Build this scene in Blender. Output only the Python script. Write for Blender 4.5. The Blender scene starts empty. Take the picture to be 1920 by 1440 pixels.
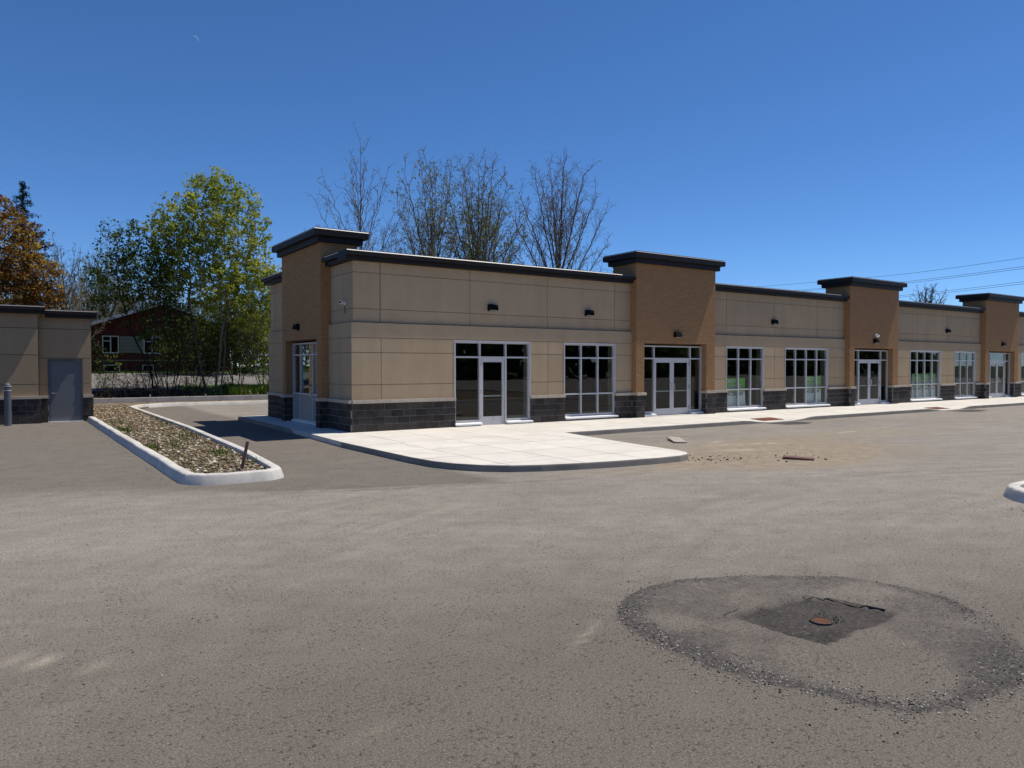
import bpy, math, random
import numpy as np
from mathutils import Vector
R = math.radians
random.seed(7)
scene = bpy.context.scene
col = scene.collection

# ------------------------------------------------------------------ camera
cam_d = bpy.data.cameras.new('camera'); cam = bpy.data.objects.new('camera', cam_d); col.objects.link(cam)
cam.location = (0, 0, 2.05); cam.rotation_euler = (R(90 - 1.45), 0, R(55.8 - 90))
cam_d.sensor_width = 36; cam_d.lens = 1380 / 1920 * 36; cam_d.clip_start = .05; cam_d.clip_end = 4000
scene.camera = cam

# ------------------------------------------------------------------ sky, sun, exposure
TO_SUN = Vector((.455, -.086, 1.0)).normalized()
EL = math.asin(TO_SUN.z); AZ = math.atan2(TO_SUN.x, TO_SUN.y)
w = bpy.data.worlds.new('World'); scene.world = w; w.use_nodes = True
nt = w.node_tree; nt.nodes.clear()
sky = nt.nodes.new('ShaderNodeTexSky'); sky.sky_type = 'NISHITA'; sky.sun_disc = False
sky.sun_elevation = EL; sky.sun_rotation = AZ
sky.altitude = 300; sky.air_density = .68; sky.dust_density = 0; sky.ozone_density = 10
bg = nt.nodes.new('ShaderNodeBackground'); bg.inputs['Strength'].default_value = .132
wo = nt.nodes.new('ShaderNodeOutputWorld')
hs_ = nt.nodes.new('ShaderNodeHueSaturation'); hs_.inputs['Saturation'].default_value = 1.08; hs_.inputs['Value'].default_value = 1.0
nt.links.new(sky.outputs[0], hs_.inputs['Color']); nt.links.new(hs_.outputs[0], bg.inputs[0]); nt.links.new(bg.outputs[0], wo.inputs[0])
sd = bpy.data.lights.new('sun', 'SUN'); sd.energy = 5.0; sd.angle = R(.5); sd.color = (1, .935, .82)
sun = bpy.data.objects.new('sun', sd); col.objects.link(sun)
sun.rotation_euler = TO_SUN.to_track_quat('Z', 'Y').to_euler(); sun.location = (30, -20, 60)
vs = scene.view_settings
scene.display_settings.display_device = 'sRGB'
vs.view_transform = 'Standard'; vs.look = 'None'; vs.exposure = 0.0; vs.gamma = 1; vs.use_curve_mapping = False

# ------------------------------------------------------------------ helpers
WL = {}                                             # world location of each object
def tag(o, label=None, cat=None, group=None, kind=None):
    if label: o['label'] = label
    if cat: o['category'] = cat
    if group: o['group'] = group
    if kind: o['kind'] = kind
    return o
def link(o, parent, loc):
    col.objects.link(o); loc = Vector(loc); WL[o.name] = loc
    if parent is not None:
        o.parent = parent; o.location = loc - WL[parent.name]
    else: o.location = loc
    return o
def thing(name, loc, label, cat, group=None):
    return tag(link(bpy.data.objects.new(name, None), None, loc), label, cat, group)

class MB:
    def __init__(s): s.v = []; s.f = []; s.c = []
    def box(s, x0, x1, y0, y1, z0, z1, tint=None):
        if x0 > x1: x0, x1 = x1, x0
        if y0 > y1: y0, y1 = y1, y0
        n = len(s.v)
        s.v += [(x0,y0,z0),(x1,y0,z0),(x1,y1,z0),(x0,y1,z0),(x0,y0,z1),(x1,y0,z1),(x1,y1,z1),(x0,y1,z1)]
        s.f += [(n,n+3,n+2,n+1),(n+4,n+5,n+6,n+7),(n,n+1,n+5,n+4),(n+1,n+2,n+6,n+5),(n+2,n+3,n+7,n+6),(n+3,n,n+4,n+7)]
        if tint is not None: s.c += [tint]*6
        return s
    def prism(s, poly, z0, z1):
        a = sum(poly[i][0]*poly[(i+1)%len(poly)][1]-poly[(i+1)%len(poly)][0]*poly[i][1] for i in range(len(poly)))
        if a < 0: poly = poly[::-1]
        n = len(s.v); k = len(poly)
        zf = z1 if callable(z1) else (lambda x, y: z1)
        s.v += [(p[0],p[1],z0) for p in poly] + [(p[0],p[1],zf(p[0],p[1])) for p in poly]
        s.f += [tuple(range(n+k-1, n-1, -1)), tuple(range(n+k, n+2*k))]
        s.f += [(n+i, n+(i+1)%k, n+k+(i+1)%k, n+k+i) for i in range(k)]
        return s
    def extr(s, prof, axis, a0, a1, flip=False):
        """profile of (d,z) pairs extruded along X ('x', d=y) or along Y ('y', d=x)"""
        n = len(s.v); k = len(prof)
        for a in (a0, a1):
            s.v += [((a, d, z) if axis == 'x' else (d, a, z)) for d, z in prof]
        s.f += [tuple(range(n, n+k)), tuple(range(n+2*k-1, n+k-1, -1))]
        s.f += [(n+i, n+k+i, n+k+(i+1)%k, n+(i+1)%k) for i in range(k)]
        return s
    def tube(s, pts, rad, sides=8, cap=True):
        pts = [Vector(p) for p in pts]; n0 = len(s.v)
        if not hasattr(rad, '__len__'): rad = [rad]*len(pts)
        for i, p in enumerate(pts):
            t = (pts[min(i+1, len(pts)-1)] - pts[max(i-1, 0)]).normalized()
            ref = Vector((1,0,0)) if abs(t.x) < .7 else Vector((0,1,0))
            u = t.cross(ref).normalized(); v = t.cross(u)
            for j in range(sides):
                a = 2*math.pi*j/sides
                s.v.append(tuple(p + (u*math.cos(a) + v*math.sin(a))*rad[i]))
        for i in range(len(pts)-1):
            for j in range(sides):
                a = n0+i*sides+j; b = n0+i*sides+(j+1)%sides
                s.f.append((a, b, b+sides, a+sides))
        if cap:
            s.f.append(tuple(n0+sides-1-j for j in range(sides)))
            e = n0+(len(pts)-1)*sides; s.f.append(tuple(e+j for j in range(sides)))
        return s
    def mesh(s, name, m, org=(0,0,0), smooth=False):
        me = bpy.data.meshes.new(name)
        me.from_pydata([(x-org[0], y-org[1], z-org[2]) for x, y, z in s.v], [], s.f)
        if s.c:
            at = me.attributes.new('tint', 'FLOAT', 'FACE'); at.data.foreach_set('value', s.c)
        me.materials.append(m)
        if smooth: me.polygons.foreach_set('use_smooth', [True]*len(me.polygons))
        me.update(); return me
    def build(s, name, m, parent=None, loc=None, smooth=False, kind=None, fixn=False):
        if loc is None: loc = WL[parent.name] if parent is not None else (0,0,0)
        me = s.mesh(name, m, loc, smooth)
        if fixn:
            import bmesh
            bm = bmesh.new(); bm.from_mesh(me); bmesh.ops.recalc_face_normals(bm, faces=bm.faces); bm.to_mesh(me); bm.free()
        o = link(bpy.data.objects.new(name, me), parent, loc)
        if kind: o['kind'] = kind
        return o
BC = {}
def box_obj(name, m, parent, x0, x1, y0, y1, z0, z1):
    """one box as an object of its own; boxes of one size share a mesh"""
    x0, x1 = min(x0,x1), max(x0,x1); y0, y1 = min(y0,y1), max(y0,y1)
    key = (round(x1-x0,3), round(y1-y0,3), round(z1-z0,3), m.name, name)
    if key not in BC:
        a, b, c = key[0]/2, key[1]/2, key[2]/2
        BC[key] = MB().box(-a,a,-b,b,-c,c).mesh(name, m)
    return link(bpy.data.objects.new(name, BC[key]), parent, ((x0+x1)/2,(y0+y1)/2,(z0+z1)/2))
def np_mesh(name, m, V, F, tint=None, smooth=False):
    """mesh from numpy arrays, F is (n,4) or (n,3)"""
    me = bpy.data.meshes.new(name); k = F.shape[1]
    me.vertices.add(len(V)); me.vertices.foreach_set('co', np.asarray(V, np.float32).ravel())
    me.loops.add(F.size); me.loops.foreach_set('vertex_index', F.astype(np.int32).ravel())
    me.polygons.add(len(F)); me.polygons.foreach_set('loop_start', np.arange(0, F.size, k, dtype=np.int32))
    if tint is not None:
        at = me.attributes.new('tint', 'FLOAT', 'FACE'); at.data.foreach_set('value', np.asarray(tint, np.float32))
    if smooth: me.polygons.foreach_set('use_smooth', np.ones(len(F), bool))
    me.materials.append(m); me.update(calc_edges=True); me.validate(); return me
def struct(name, mb, m, **k):
    return tag(mb.build(name, m, **k), kind='structure')

# value noise for painting wear on the ground mesh
_rs = np.random.RandomState(3); _T = _rs.rand(256, 256)
def vnoise(x, y):
    xi = np.floor(x).astype(int); yi = np.floor(y).astype(int); fx = x-xi; fy = y-yi
    fx = fx*fx*(3-2*fx); fy = fy*fy*(3-2*fy)
    g = lambda a, b: _T[a % 256, b % 256]
    return (g(xi,yi)*(1-fx)+g(xi+1,yi)*fx)*(1-fy) + (g(xi,yi+1)*(1-fx)+g(xi+1,yi+1)*fx)*fy
def fbm(x, y, o=4):
    r = 0; a = .5; t = 0
    for _ in range(o):
        r = r + a*vnoise(x, y); t += a; x = x*2.03+17.1; y = y*2.03+5.7; a *= .5
    return r/t

# ------------------------------------------------------------------ materials
class N:
    """tiny node builder"""
    def __init__(s, name):
        s.m = bpy.data.materials.new(name); s.m.use_nodes = True; s.t = s.m.node_tree; s.t.nodes.clear()
        s.out = s.n('ShaderNodeOutputMaterial'); s.pos = s.n('ShaderNodeNewGeometry').outputs['Position']
    def n(s, k, **kw):
        x = s.t.nodes.new(k)
        for a, b in kw.items(): setattr(x, a, b)
        return x
    def l(s, a, b): s.t.links.new(a, b)
    def noise(s, scale, detail=4, rough=.55, vec=None, dist=0):
        x = s.n('ShaderNodeTexNoise'); x.inputs['Scale'].default_value = scale; x.inputs['Detail'].default_value = detail
        x.inputs['Roughness'].default_value = rough; x.inputs['Distortion'].default_value = dist
        s.l(vec or s.pos, x.inputs['Vector']); return x.outputs['Fac']
    def stretch(s, sc, rot=0):
        x = s.n('ShaderNodeMapping'); x.inputs['Scale'].default_value = sc; x.inputs['Rotation'].default_value = (0,0,rot)
        y = s.n('ShaderNodeMapping'); y.inputs['Rotation'].default_value = (0,0,rot); s.l(s.pos, y.inputs[0])
        x.inputs['Rotation'].default_value = (0,0,0); s.l(y.outputs[0], x.inputs[0]); return x.outputs[0]
    def ramp(s, fac, stops):
        x = s.n('ShaderNodeValToRGB'); e = x.color_ramp.elements
        while len(e) < len(stops): e.new(.5)
        for i, (p, c) in enumerate(stops):
            e[i].position = p; e[i].color = (c if hasattr(c, '__len__') else (c,c,c)) + (1,) if hasattr(c,'__len__') else (c,c,c,1)
        s.l(fac, x.inputs[0]); return x.outputs[0]
    def mix(s, fac, a, b, mode='MIX'):
        x = s.n('ShaderNodeMix', data_type='RGBA', blend_type=mode)
        for i, v in ((0, fac), (6, a), (7, b)):
            if hasattr(v, 'is_linked'): s.l(v, x.inputs[i])
            elif i == 0: x.inputs[0].default_value = v
            else: x.inputs[i].default_value = tuple(v) + (1,)
        return x.outputs[2]
    def math(s, op, a, b=0):
        x = s.n('ShaderNodeMath', operation=op)
        for i, v in ((0, a), (1, b)):
            if hasattr(v, 'is_linked'): s.l(v, x.inputs[i])
            else: x.inputs[i].default_value = v
        return x.outputs[0]
    def attr(s, name): return s.n('ShaderNodeAttribute', attribute_name=name).outputs['Fac']
    def rnd(s): return s.n('ShaderNodeObjectInfo').outputs['Random']
    def bsdf(s, colr, rough=.8, spec=.3, metal=0, h=None, hs=.2, hd=.02):
        b = s.n('ShaderNodeBsdfPrincipled')
        if hasattr(colr, 'is_linked'): s.l(colr, b.inputs['Base Color'])
        else: b.inputs['Base Color'].default_value = tuple(colr) + (1,)
        if hasattr(rough, 'is_linked'): s.l(rough, b.inputs['Roughness'])
        else: b.inputs['Roughness'].default_value = rough
        b.inputs['Specular IOR Level'].default_value = spec; b.inputs['Metallic'].default_value = metal
        if h is not None:
            u = s.n('ShaderNodeBump'); u.inputs['Strength'].default_value = hs; u.inputs['Distance'].default_value = hd
            s.l(h, u.inputs['Height']); s.l(u.outputs[0], b.inputs['Normal'])
        s.l(b.outputs[0], s.out.inputs[0]); return b
def hue(c, k): return tuple(min(1, x*k) for x in c)
def simple(name, c, rough=.7, spec=.3, metal=0, var=.12, scale=3, bump=0, bscale=60, obj=0, bd=.01):
    """base colour broken up by two scales of noise, optional relief and per-object variation"""
    n = N(name)
    k = n.noise(scale, 5, .6)
    c1 = n.ramp(k, [(.25, hue(c, 1-var)), (.75, hue(c, 1+var))])
    f = n.noise(scale*14, 3, .6)
    c1 = n.mix(1, c1, n.ramp(f, [(.3, 1-var*.6), (.7, 1+var*.1)]), 'MULTIPLY')
    if obj: c1 = n.mix(1, c1, n.ramp(n.rnd(), [(0, 1-obj), (1, 1.0)]), 'MULTIPLY')
    n.bsdf(c1, rough, spec, metal, n.noise(bscale, 4, .6) if bump else None, bump, bd)
    return n.m

M = {}
def stucco(name, c, obj=.06):
    n = N(name)
    k = n.noise(.9, 5, .6)
    c1 = n.ramp(k, [(.3, hue(c, .94)), (.7, hue(c, 1.05))])
    st = n.noise(1.0, 4, .6, n.stretch((2.2, 2.2, .22)))                   # faint run-down streaks
    c1 = n.mix(1, c1, n.ramp(st, [(.35, .93), (.6, 1.0)]), 'MULTIPLY')
    c1 = n.mix(1, c1, n.ramp(n.noise(55, 2), [(.3, .92), (.7, 1.03)]), 'MULTIPLY')
    c1 = n.mix(1, c1, n.ramp(n.rnd(), [(0, 1-obj), (1, 1.0)]), 'MULTIPLY')
    n.bsdf(c1, .92, .12, 0, n.noise(140, 3, .7), .5, .006); return n.m
M['stucco'] = stucco('stucco', (.455, .345, .225), .09)
M['stucco_side'] = stucco('stucco_side_building', (.365, .275, .178))
M['groove'] = simple('joint_backing', (.30, .235, .17), .9, .1)
def brickmat():
    n = N('brown_brick')
    t = n.attr('tint')
    c = n.ramp(t, [(0, (.33,.190,.092)), (.35, (.346,.200,.098)), (.7, (.36,.209,.103)), (1, (.378,.22,.11))])
    c = n.mix(1, c, n.ramp(n.noise(30, 4), [(.3, .93), (.7, 1.04)]), 'MULTIPLY')
    n.bsdf(c, .85, .2, 0, n.noise(90, 4, .7), .4, .006); return n.m
M['brick'] = brickmat()
M['mortar'] = simple('brick_mortar', (.23, .13, .07), .95, .1)
def cmu():
    n = N('charcoal_split_block')
    c = n.ramp(n.noise(6, 5, .65), [(.3, (.038,.033,.030)), (.7, (.072,.063,.057))])
    c = n.mix(1, c, n.ramp(n.noise(120, 3, .7), [(.35, .6), (.75, 1.5)]), 'MULTIPLY')
    c = n.mix(1, c, n.ramp(n.rnd(), [(0, .7), (1, 1.25)]), 'MULTIPLY')
    n.bsdf(c, .9, .25, 0, n.noise(45, 5, .7), .8, .02); return n.m
M['cmu'] = cmu()
M['block_mortar'] = simple('block_mortar', (.30, .285, .275), .95, .1)
M['sill_stone'] = simple('sill_stone', (.50, .44, .36), .9, .2, var=.15, scale=9, bump=.7, bscale=35, obj=.1)
M['cap'] = simple('dark_bronze_flashing', (.016, .013, .013), .5, .2, var=.15, scale=2)
M['strip_dark'] = simple('flashing_edge_faint_glare', (.17, .16, .16), .45, .4, .2, var=.1)  # fainter copy of the glare colour for the other caps
M['strip'] = simple('flashing_edge_sun_glare', (.38, .37, .36), .5, .4, .2, var=.1)  # pale colour stands in for sun glare on the dark flashing
M['alu'] = simple('clear_anodised_aluminium', (.52, .52, .53), .42, .4, .15, var=.05, scale=2)
M['alu_dark'] = simple('hinge_metal', (.10, .10, .11), .45, .5, .6)
M['sillmetal'] = simple('white_metal_sill', (.82, .82, .82), .45, .4, 0, var=.04)
M['panel'] = simple('insulated_spandrel', (.30, .29, .28), .55, .4, 0, var=.05)
M['black'] = simple('black_housing', (.006, .006, .006), .7, .1)
M['white_plastic'] = simple('white_plastic', (.75, .75, .74), .35, .5, var=.05)
M['lens'] = simple('frosted_lens', (.25, .25, .24), .25, .5)
M['steel_door'] = simple('grey_painted_steel', (.135, .142, .158), .5, .4, var=.08, scale=1.2)
M['steel_frame'] = simple('grey_painted_frame', (.095, .10, .112), .5, .4, var=.08)
M['chrome'] = simple('brushed_metal', (.7, .7, .7), .25, .5, 1, var=.05)
M['bollard'] = simple('grey_bollard_paint', (.10, .11, .13), .5, .4, var=.15)
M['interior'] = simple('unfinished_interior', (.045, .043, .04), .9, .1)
def glassmat():
    n = N('tinted_glass')
    ge = n.n('ShaderNodeNewGeometry'); dt = n.n('ShaderNodeVectorMath', operation='DOT_PRODUCT'); n.l(ge.outputs['Normal'], dt.inputs[0]); n.l(ge.outputs['Incoming'], dt.inputs[1])
    k1 = n.math('SUBTRACT', 1.0, n.math('ABSOLUTE', dt.outputs['Value'])); fr = n.math('ADD', .04, n.math('MULTIPLY', .96, n.math('POWER', k1, 5.0)))
    g = n.n('ShaderNodeBsdfGlossy'); g.inputs['Roughness'].default_value = .004; g.inputs['Color'].default_value = (.95,.97,1,1)
    b = n.n('ShaderNodeBump'); b.inputs['Strength'].default_value = .05; b.inputs['Distance'].default_value = .02
    n.l(n.noise(1.3, 1), b.inputs['Height']); n.l(b.outputs[0], g.inputs['Normal'])
    t = n.n('ShaderNodeBsdfTransparent'); t.inputs['Color'].default_value = (.84, .88, .87, 1)
    x = n.n('ShaderNodeMixShader'); n.l(fr, x.inputs[0]); n.l(t.outputs[0], x.inputs[1]); n.l(g.outputs[0], x.inputs[2])
    n.l(x.outputs[0], n.out.inputs[0]); return n.m
M['glass'] = glassmat()
def concrete(name, c, dark=.8, rough=.9, obj=0):
    n = N(name)
    k = n.ramp(n.noise(1.4, 6, .65), [(.28, hue(c, dark)), (.62, c)])
    k = n.mix(1, k, n.ramp(n.noise(70, 3, .7), [(.3, .9), (.7, 1.04)]), 'MULTIPLY')
    sp = n.ramp(n.noise(24, 4, .75), [(.66, 1.0), (.74, .62)])               # scuffs and specks
    k = n.mix(1, k, sp, 'MULTIPLY')
    k = n.mix(1, k, n.ramp(n.noise(.7, 7, .75, None, .8), [(.34, .86), (.5, 1.0)]), 'MULTIPLY')
    if obj: k = n.mix(1, k, n.ramp(n.rnd(), [(0, 1-obj), (1, 1.0)]), 'MULTIPLY')
    n.bsdf(k, rough, .2, 0, n.noise(110, 4, .7), .35, .006); return n.m
M['slab'] = concrete('broom_finished_concrete', (.69, .65, .585), .88, .9, .07)
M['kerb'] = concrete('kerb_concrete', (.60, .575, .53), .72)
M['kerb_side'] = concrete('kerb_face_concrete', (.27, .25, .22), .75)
M['rust'] = simple('rusty_iron', (.15, .066, .038), .85, .3, var=.35, scale=22, bump=.6, bscale=70)
M['rust_dark'] = simple('tactile_plate_rust', (.17, .058, .030), .8, .3, var=.25, scale=9)
M['wood'] = simple('weathered_stake', (.23, .13, .085), .85, .2, var=.3, scale=12)
M['wood_pale'] = simple('pale_stake', (.55, .50, .42), .85, .2, var=.2, scale=12)
M['plank'] = simple('grey_board', (.40, .35, .30), .9, .2, var=.25, scale=10)
M['plank_red'] = simple('brown_board', (.15, .085, .07), .9, .2, var=.25, scale=10)
def asphalt():
    n = N('dusty_asphalt')
    st = n.stretch((.45, 1.0, 1), R(24))                                    # faint paver-run streaks
    a = n.noise(1.3, 7, .68, st, .6)
    st2 = n.stretch((.30, 3.2, 1), R(33))
    a2 = n.noise(1.6, 6, .72, st2, .5)
    c = n.ramp(a, [(.24, (.206,.183,.156)), (.5, (.245,.218,.187)), (.76, (.282,.253,.218))])
    c = n.mix(1, c, n.ramp(a2, [(.3, .93), (.68, 1.05)]), 'MULTIPLY')
    c = n.mix(1, c, n.ramp(n.noise(3.4, 6, .75), [(.30, .86), (.5, 1.0), (.72, 1.08)]), 'MULTIPLY')
    c = n.mix(1, c, n.ramp(n.noise(.16, 3), [(.3, .92), (.7, 1.06)]), 'MULTIPLY')
    dv = n.n('ShaderNodeVectorMath', operation='DISTANCE'); n.l(n.pos, dv.inputs[0]); dv.inputs[1].default_value = (11.5, -5.0, 0)
    cx = n.n('ShaderNodeCombineXYZ'); n.l(dv.outputs['Value'], cx.inputs[0])
    arcs = n.ramp(n.noise(2.3, 4, .7, cx.outputs[0]), [(.32, .80), (.5, 1.0), (.68, 1.14)])
    c = n.mix(n.ramp(n.noise(.35, 3, .6), [(.38, 0.0), (.62, 1.0)]), c, n.mix(1, c, arcs, 'MULTIPLY'))
    wn = n.math('ADD', n.attr('worn_shade'), n.math('MULTIPLY', n.math('SUBTRACT', n.noise(2.4, 6, .7), .5), .5))
    c = n.mix(n.ramp(wn, [(.15, 0.0), (.85, .78)]), c, (.116,.100,.083))     # open-textured, less dusty laydown; lane share also deepens the shadow tone
    gr = n.noise(75, 3, .75)                                                # stone grain
    c = n.mix(1, c, n.ramp(gr, [(.28, .30), (.42, .86), (.52, 1.04), (.60, 1.35), (.72, 2.1)]), 'MULTIPLY')
    sp = n.n('ShaderNodeTexVoronoi'); sp.inputs['Scale'].default_value = 46; n.l(n.pos, sp.inputs['Vector'])
    pits = n.ramp(n.math('ADD', n.noise(27, 5, .75), n.math('MULTIPLY', n.math('SUBTRACT', n.noise(2.1, 4, .7), .5), .22)), [(.33, .22), (.41, .75), (.47, 1.0)])             # open pores
    c = n.mix(1, c, pits, 'MULTIPLY')
    c = n.mix(n.math('MULTIPLY', n.ramp(sp.outputs['Distance'], [(.05, 1.0), (.16, 0.0)]), n.ramp(n.noise(9, 2), [(.5, 0.0), (.6, .55)])), c, (.36,.33,.29))
    # loose dark gravel ring, cut square round the cover, sand, pale spills
    g = n.noise(30, 5, .85)
    dark = n.ramp(g, [(.34, (.016,.014,.014)), (.48, (.055,.050,.047)), (.62, (.115,.103,.094)), (.78, (.30,.27,.24))])
    rn = n.math('MULTIPLY', n.attr('ring'), n.ramp(n.noise(11, 5, .75), [(.32, .45), (.58, 1.25)]))
    c = n.mix(n.ramp(rn, [(.10, 0.0), (.80, .90)]), c, dark)
    sq = n.ramp(g, [(.34, (.014,.012,.011)), (.52, (.042,.037,.034)), (.64, (.090,.081,.074)), (.76, (.24,.22,.19))])
    c = n.mix(n.attr('square'), c, sq)
    sand = n.ramp(n.noise(3.5, 6, .7), [(.3, (.205,.16,.112)), (.6, (.29,.24,.178)), (.8, (.38,.34,.285))])
    c = n.mix(n.ramp(n.math('MULTIPLY', n.attr('sand'), n.ramp(n.noise(2.2, 6, .7, n.stretch((.5,1.6,1), R(24))), [(.28, .3), (.6, 1.15)])), [(.06, 0.0), (.55, .95)]), c, sand)
    c = n.mix(n.math('MULTIPLY', n.attr('pale'), n.ramp(n.noise(20, 5, .8), [(.35, .2), (.55, 1.0)])), c, (.50,.45,.35))
    h = n.mix(.6, gr, n.noise(27, 5, .75))
    b = n.bsdf(c, .9, .2, 0, h, .85, .022)
    return n.m
M['asphalt'] = asphalt()
M['pebble'] = simple('loose_asphalt_crumbs', (.062, .057, .053), .85, .3, var=.6, scale=45)
M['pebble_pale'] = simple('pale_grit', (.42, .39, .34), .85, .3, var=.3, scale=30)
def rubblemat():
    n = N('rubble_stone')
    c = n.ramp(n.attr('tint'), [(0, (.08,.060,.040)), (.45, (.19,.140,.090)), (.72, (.33,.265,.18)), (.90, (.53,.455,.345)), (1, (.70,.64,.54))])
    c = n.mix(1, c, n.ramp(n.noise(40, 4), [(.3, .8), (.7, 1.08)]), 'MULTIPLY')
    n.bsdf(c, .9, .2); return n.m
M['rubble'] = rubblemat()
M['bed'] = simple('gravelly_soil', (.20, .155, .105), .95, .1, var=.4, scale=5, bump=.8, bscale=30)
M['mulch'] = simple('dark_garden_soil', (.055, .036, .026), .95, .1, var=.4, scale=4, bump=.6, bscale=20)
M['lawn'] = simple('lawn', (.060, .115, .022), .9, .1, var=.4, scale=2, bump=.5, bscale=30)
M['field'] = simple('rough_field', (.075, .085, .035), .95, .1, var=.4, scale=.3)
M['lane'] = simple('gravel_lane', (.18, .17, .16), .95, .1, var=.18, scale=2, bump=.4)
M['house_brick'] = simple('red_brown_boarding', (.16, .030, .022), .85, .2, var=.2, scale=6, obj=.25)
M['house_dark'] = simple('red_brick_wall', (.12, .034, .024), .9, .15, var=.3, scale=9)
M['house_beige'] = simple('beige_siding', (.30, .25, .20), .8, .2, obj=.12)
M['fascia'] = simple('grey_fascia', (.33, .38, .43), .6, .3)
M['shingle'] = simple('grey_shingles', (.12, .11, .11), .9, .2, var=.25, scale=8)
M['white_frame'] = simple('white_window_frame', (.72, .72, .70), .5, .3)
def barkmat(name, c):
    n = N(name)
    k = n.ramp(n.noise(5, 5, .65, n.stretch((3,3,.6))), [(.3, hue(c,.65)), (.7, hue(c,1.3))])
    n.bsdf(k, .95, .1, 0, n.noise(22, 4, .7), .6, .03); return n.m
M['bark'] = barkmat('grey_brown_bark', (.15, .125, .10))
M['bark_pale'] = barkmat('pale_grey_bark', (.17, .15, .125))
M['bark_dark'] = barkmat('dark_bark', (.038, .030, .024))
def leafmat(name, stops, trans=.35):
    n = N(name)
    c = n.ramp(n.attr('tint'), stops)
    d = n.n('ShaderNodeBsdfDiffuse'); t = n.n('ShaderNodeBsdfTranslucent'); x = n.n('ShaderNodeMixShader'); x.inputs[0].default_value = trans
    n.l(c, d.inputs[0]); n.l(c, t.inputs[0]); n.l(d.outputs[0], x.inputs[1]); n.l(t.outputs[0], x.inputs[2])
    n.l(x.outputs[0], n.out.inputs[0]); return n.m
M['leaf_green'] = leafmat('spring_maple_leaves', [(0, (.12,.15,.016)), (.4, (.25,.30,.036)), (.75, (.36,.40,.065)), (1, (.46,.41,.09))], .5)
M['leaf_dark'] = leafmat('dark_green_leaves', [(0, (.025,.045,.010)), (.5, (.065,.10,.020)), (1, (.14,.18,.035))])
M['leaf_bud'] = leafmat('yellow_green_buds', [(0, (.10,.13,.02)), (.5, (.20,.23,.04)), (1, (.30,.28,.06))])
M['leaf_bronze'] = leafmat('bronze_maple_leaves', [(0, (.07,.032,.014)), (.4, (.18,.088,.024)), (.75, (.33,.19,.036)), (1, (.44,.33,.07))], .5)
M['needle'] = leafmat('spruce_needles', [(0, (.010,.018,.010)), (1, (.030,.045,.022))], .1)
M['leaf_olive'] = leafmat('olive_shrub_leaves', [(0, (.045,.05,.015)), (.5, (.12,.13,.03)), (1, (.22,.19,.06))])
M['grass'] = leafmat('grass_blades', [(0, (.04,.09,.012)), (.6, (.09,.17,.022)), (1, (.22,.22,.07))])
M['straw'] = leafmat('dry_straw', [(0, (.20,.14,.07)), (1, (.42,.34,.19))], .2)
M['wire'] = simple('power_cable', (.10, .11, .13), .6, .3)
M['sign_green'] = simple('sign_green', (.16, .55, .05), .5, .3, var=.03)
M['sign_white'] = simple('sign_white', (.80, .82, .82), .5, .3, var=.03)
M['sign_ink'] = simple('sign_ink', (.02, .03, .06), .5, .3, var=.03)
M['dirt'] = simple('damp_soil_clods', (.17, .125, .08), .95, .1, var=.4, scale=9)

# ================================================================== GROUND
def lines(parts):
    a = []
    for lo, hi, st in parts: a += list(np.arange(lo, hi-1e-6, st))
    return np.array(a + [parts[-1][1]])
gx = lines([(-90,-10,8),(-10,-3,.5),(-3,3.6,.15),(3.6,7.15,.025),(7.15,20,.15),(20,40,.5),(40,130,6)])
gy = lines([(-80,-8,6),(-8,0,.5),(0,1.7,.15),(1.7,5.25,.025),(5.25,19,.15),(19,44,.6)])
X, Y = np.meshgrid(gx, gy)
RING = np.array([(4.08,4.45),(4.58,4.80),(5.11,4.90),(5.53,4.77),(5.92,4.62),(6.32,4.33),(6.66,3.97),(6.80,3.55),(6.76,3.08),(6.45,2.64),(5.95,2.22),(5.47,2.06),(4.98,2.06),(4.46,2.18),(4.28,2.40),(4.12,2.70),(3.97,3.10),(3.90,3.52),(3.92,3.98)])
def closed_spline(P, k=10):
    n = len(P); out = []
    for i in range(n):
        p0, p1, p2, p3 = P[i-1], P[i], P[(i+1)%n], P[(i+2)%n]
        for t in np.arange(k)/k:
            out.append(.5*((2*p1)+(-p0+p2)*t+(2*p0-5*p1+4*p2-p3)*t*t+(-p0+3*p1-3*p2+p3)*t**3))
    return np.array(out)
RS = closed_spline(RING); RC = RS.mean(0)
def inside(px, py, poly):
    r = np.zeros(px.shape, bool); n = len(poly)
    for i in range(n):
        x0, y0 = poly[i]; x1, y1 = poly[(i+1)%n]
        c = ((y0 > py) != (y1 > py)) & (px < (x1-x0)*(py-y0)/(y1-y0+1e-12)+x0); r ^= c
    return r
ring = np.zeros(X.shape); square = np.zeros(X.shape); sand = np.zeros(X.shape); pale = np.zeros(X.shape); Z = np.zeros(X.shape)
m = (X > 3.3)&(X < 7.5)&(Y > 1.4)&(Y < 5.4)
px, py = X[m], Y[m]
wx = px + .10*(fbm(px*3, py*3)-.5) ; wy = py + .10*(fbm(px*3+40, py*3)-.5)
d = np.full(px.shape, 9.0); ang = np.zeros(px.shape)
for q in RS[::2]: d = np.minimum(d, np.hypot(wx-q[0], wy-q[1]))
ins = inside(wx, wy, RS)
th = np.degrees(np.arctan2(wy-RC[1], wx-RC[0])) % 360
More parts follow.
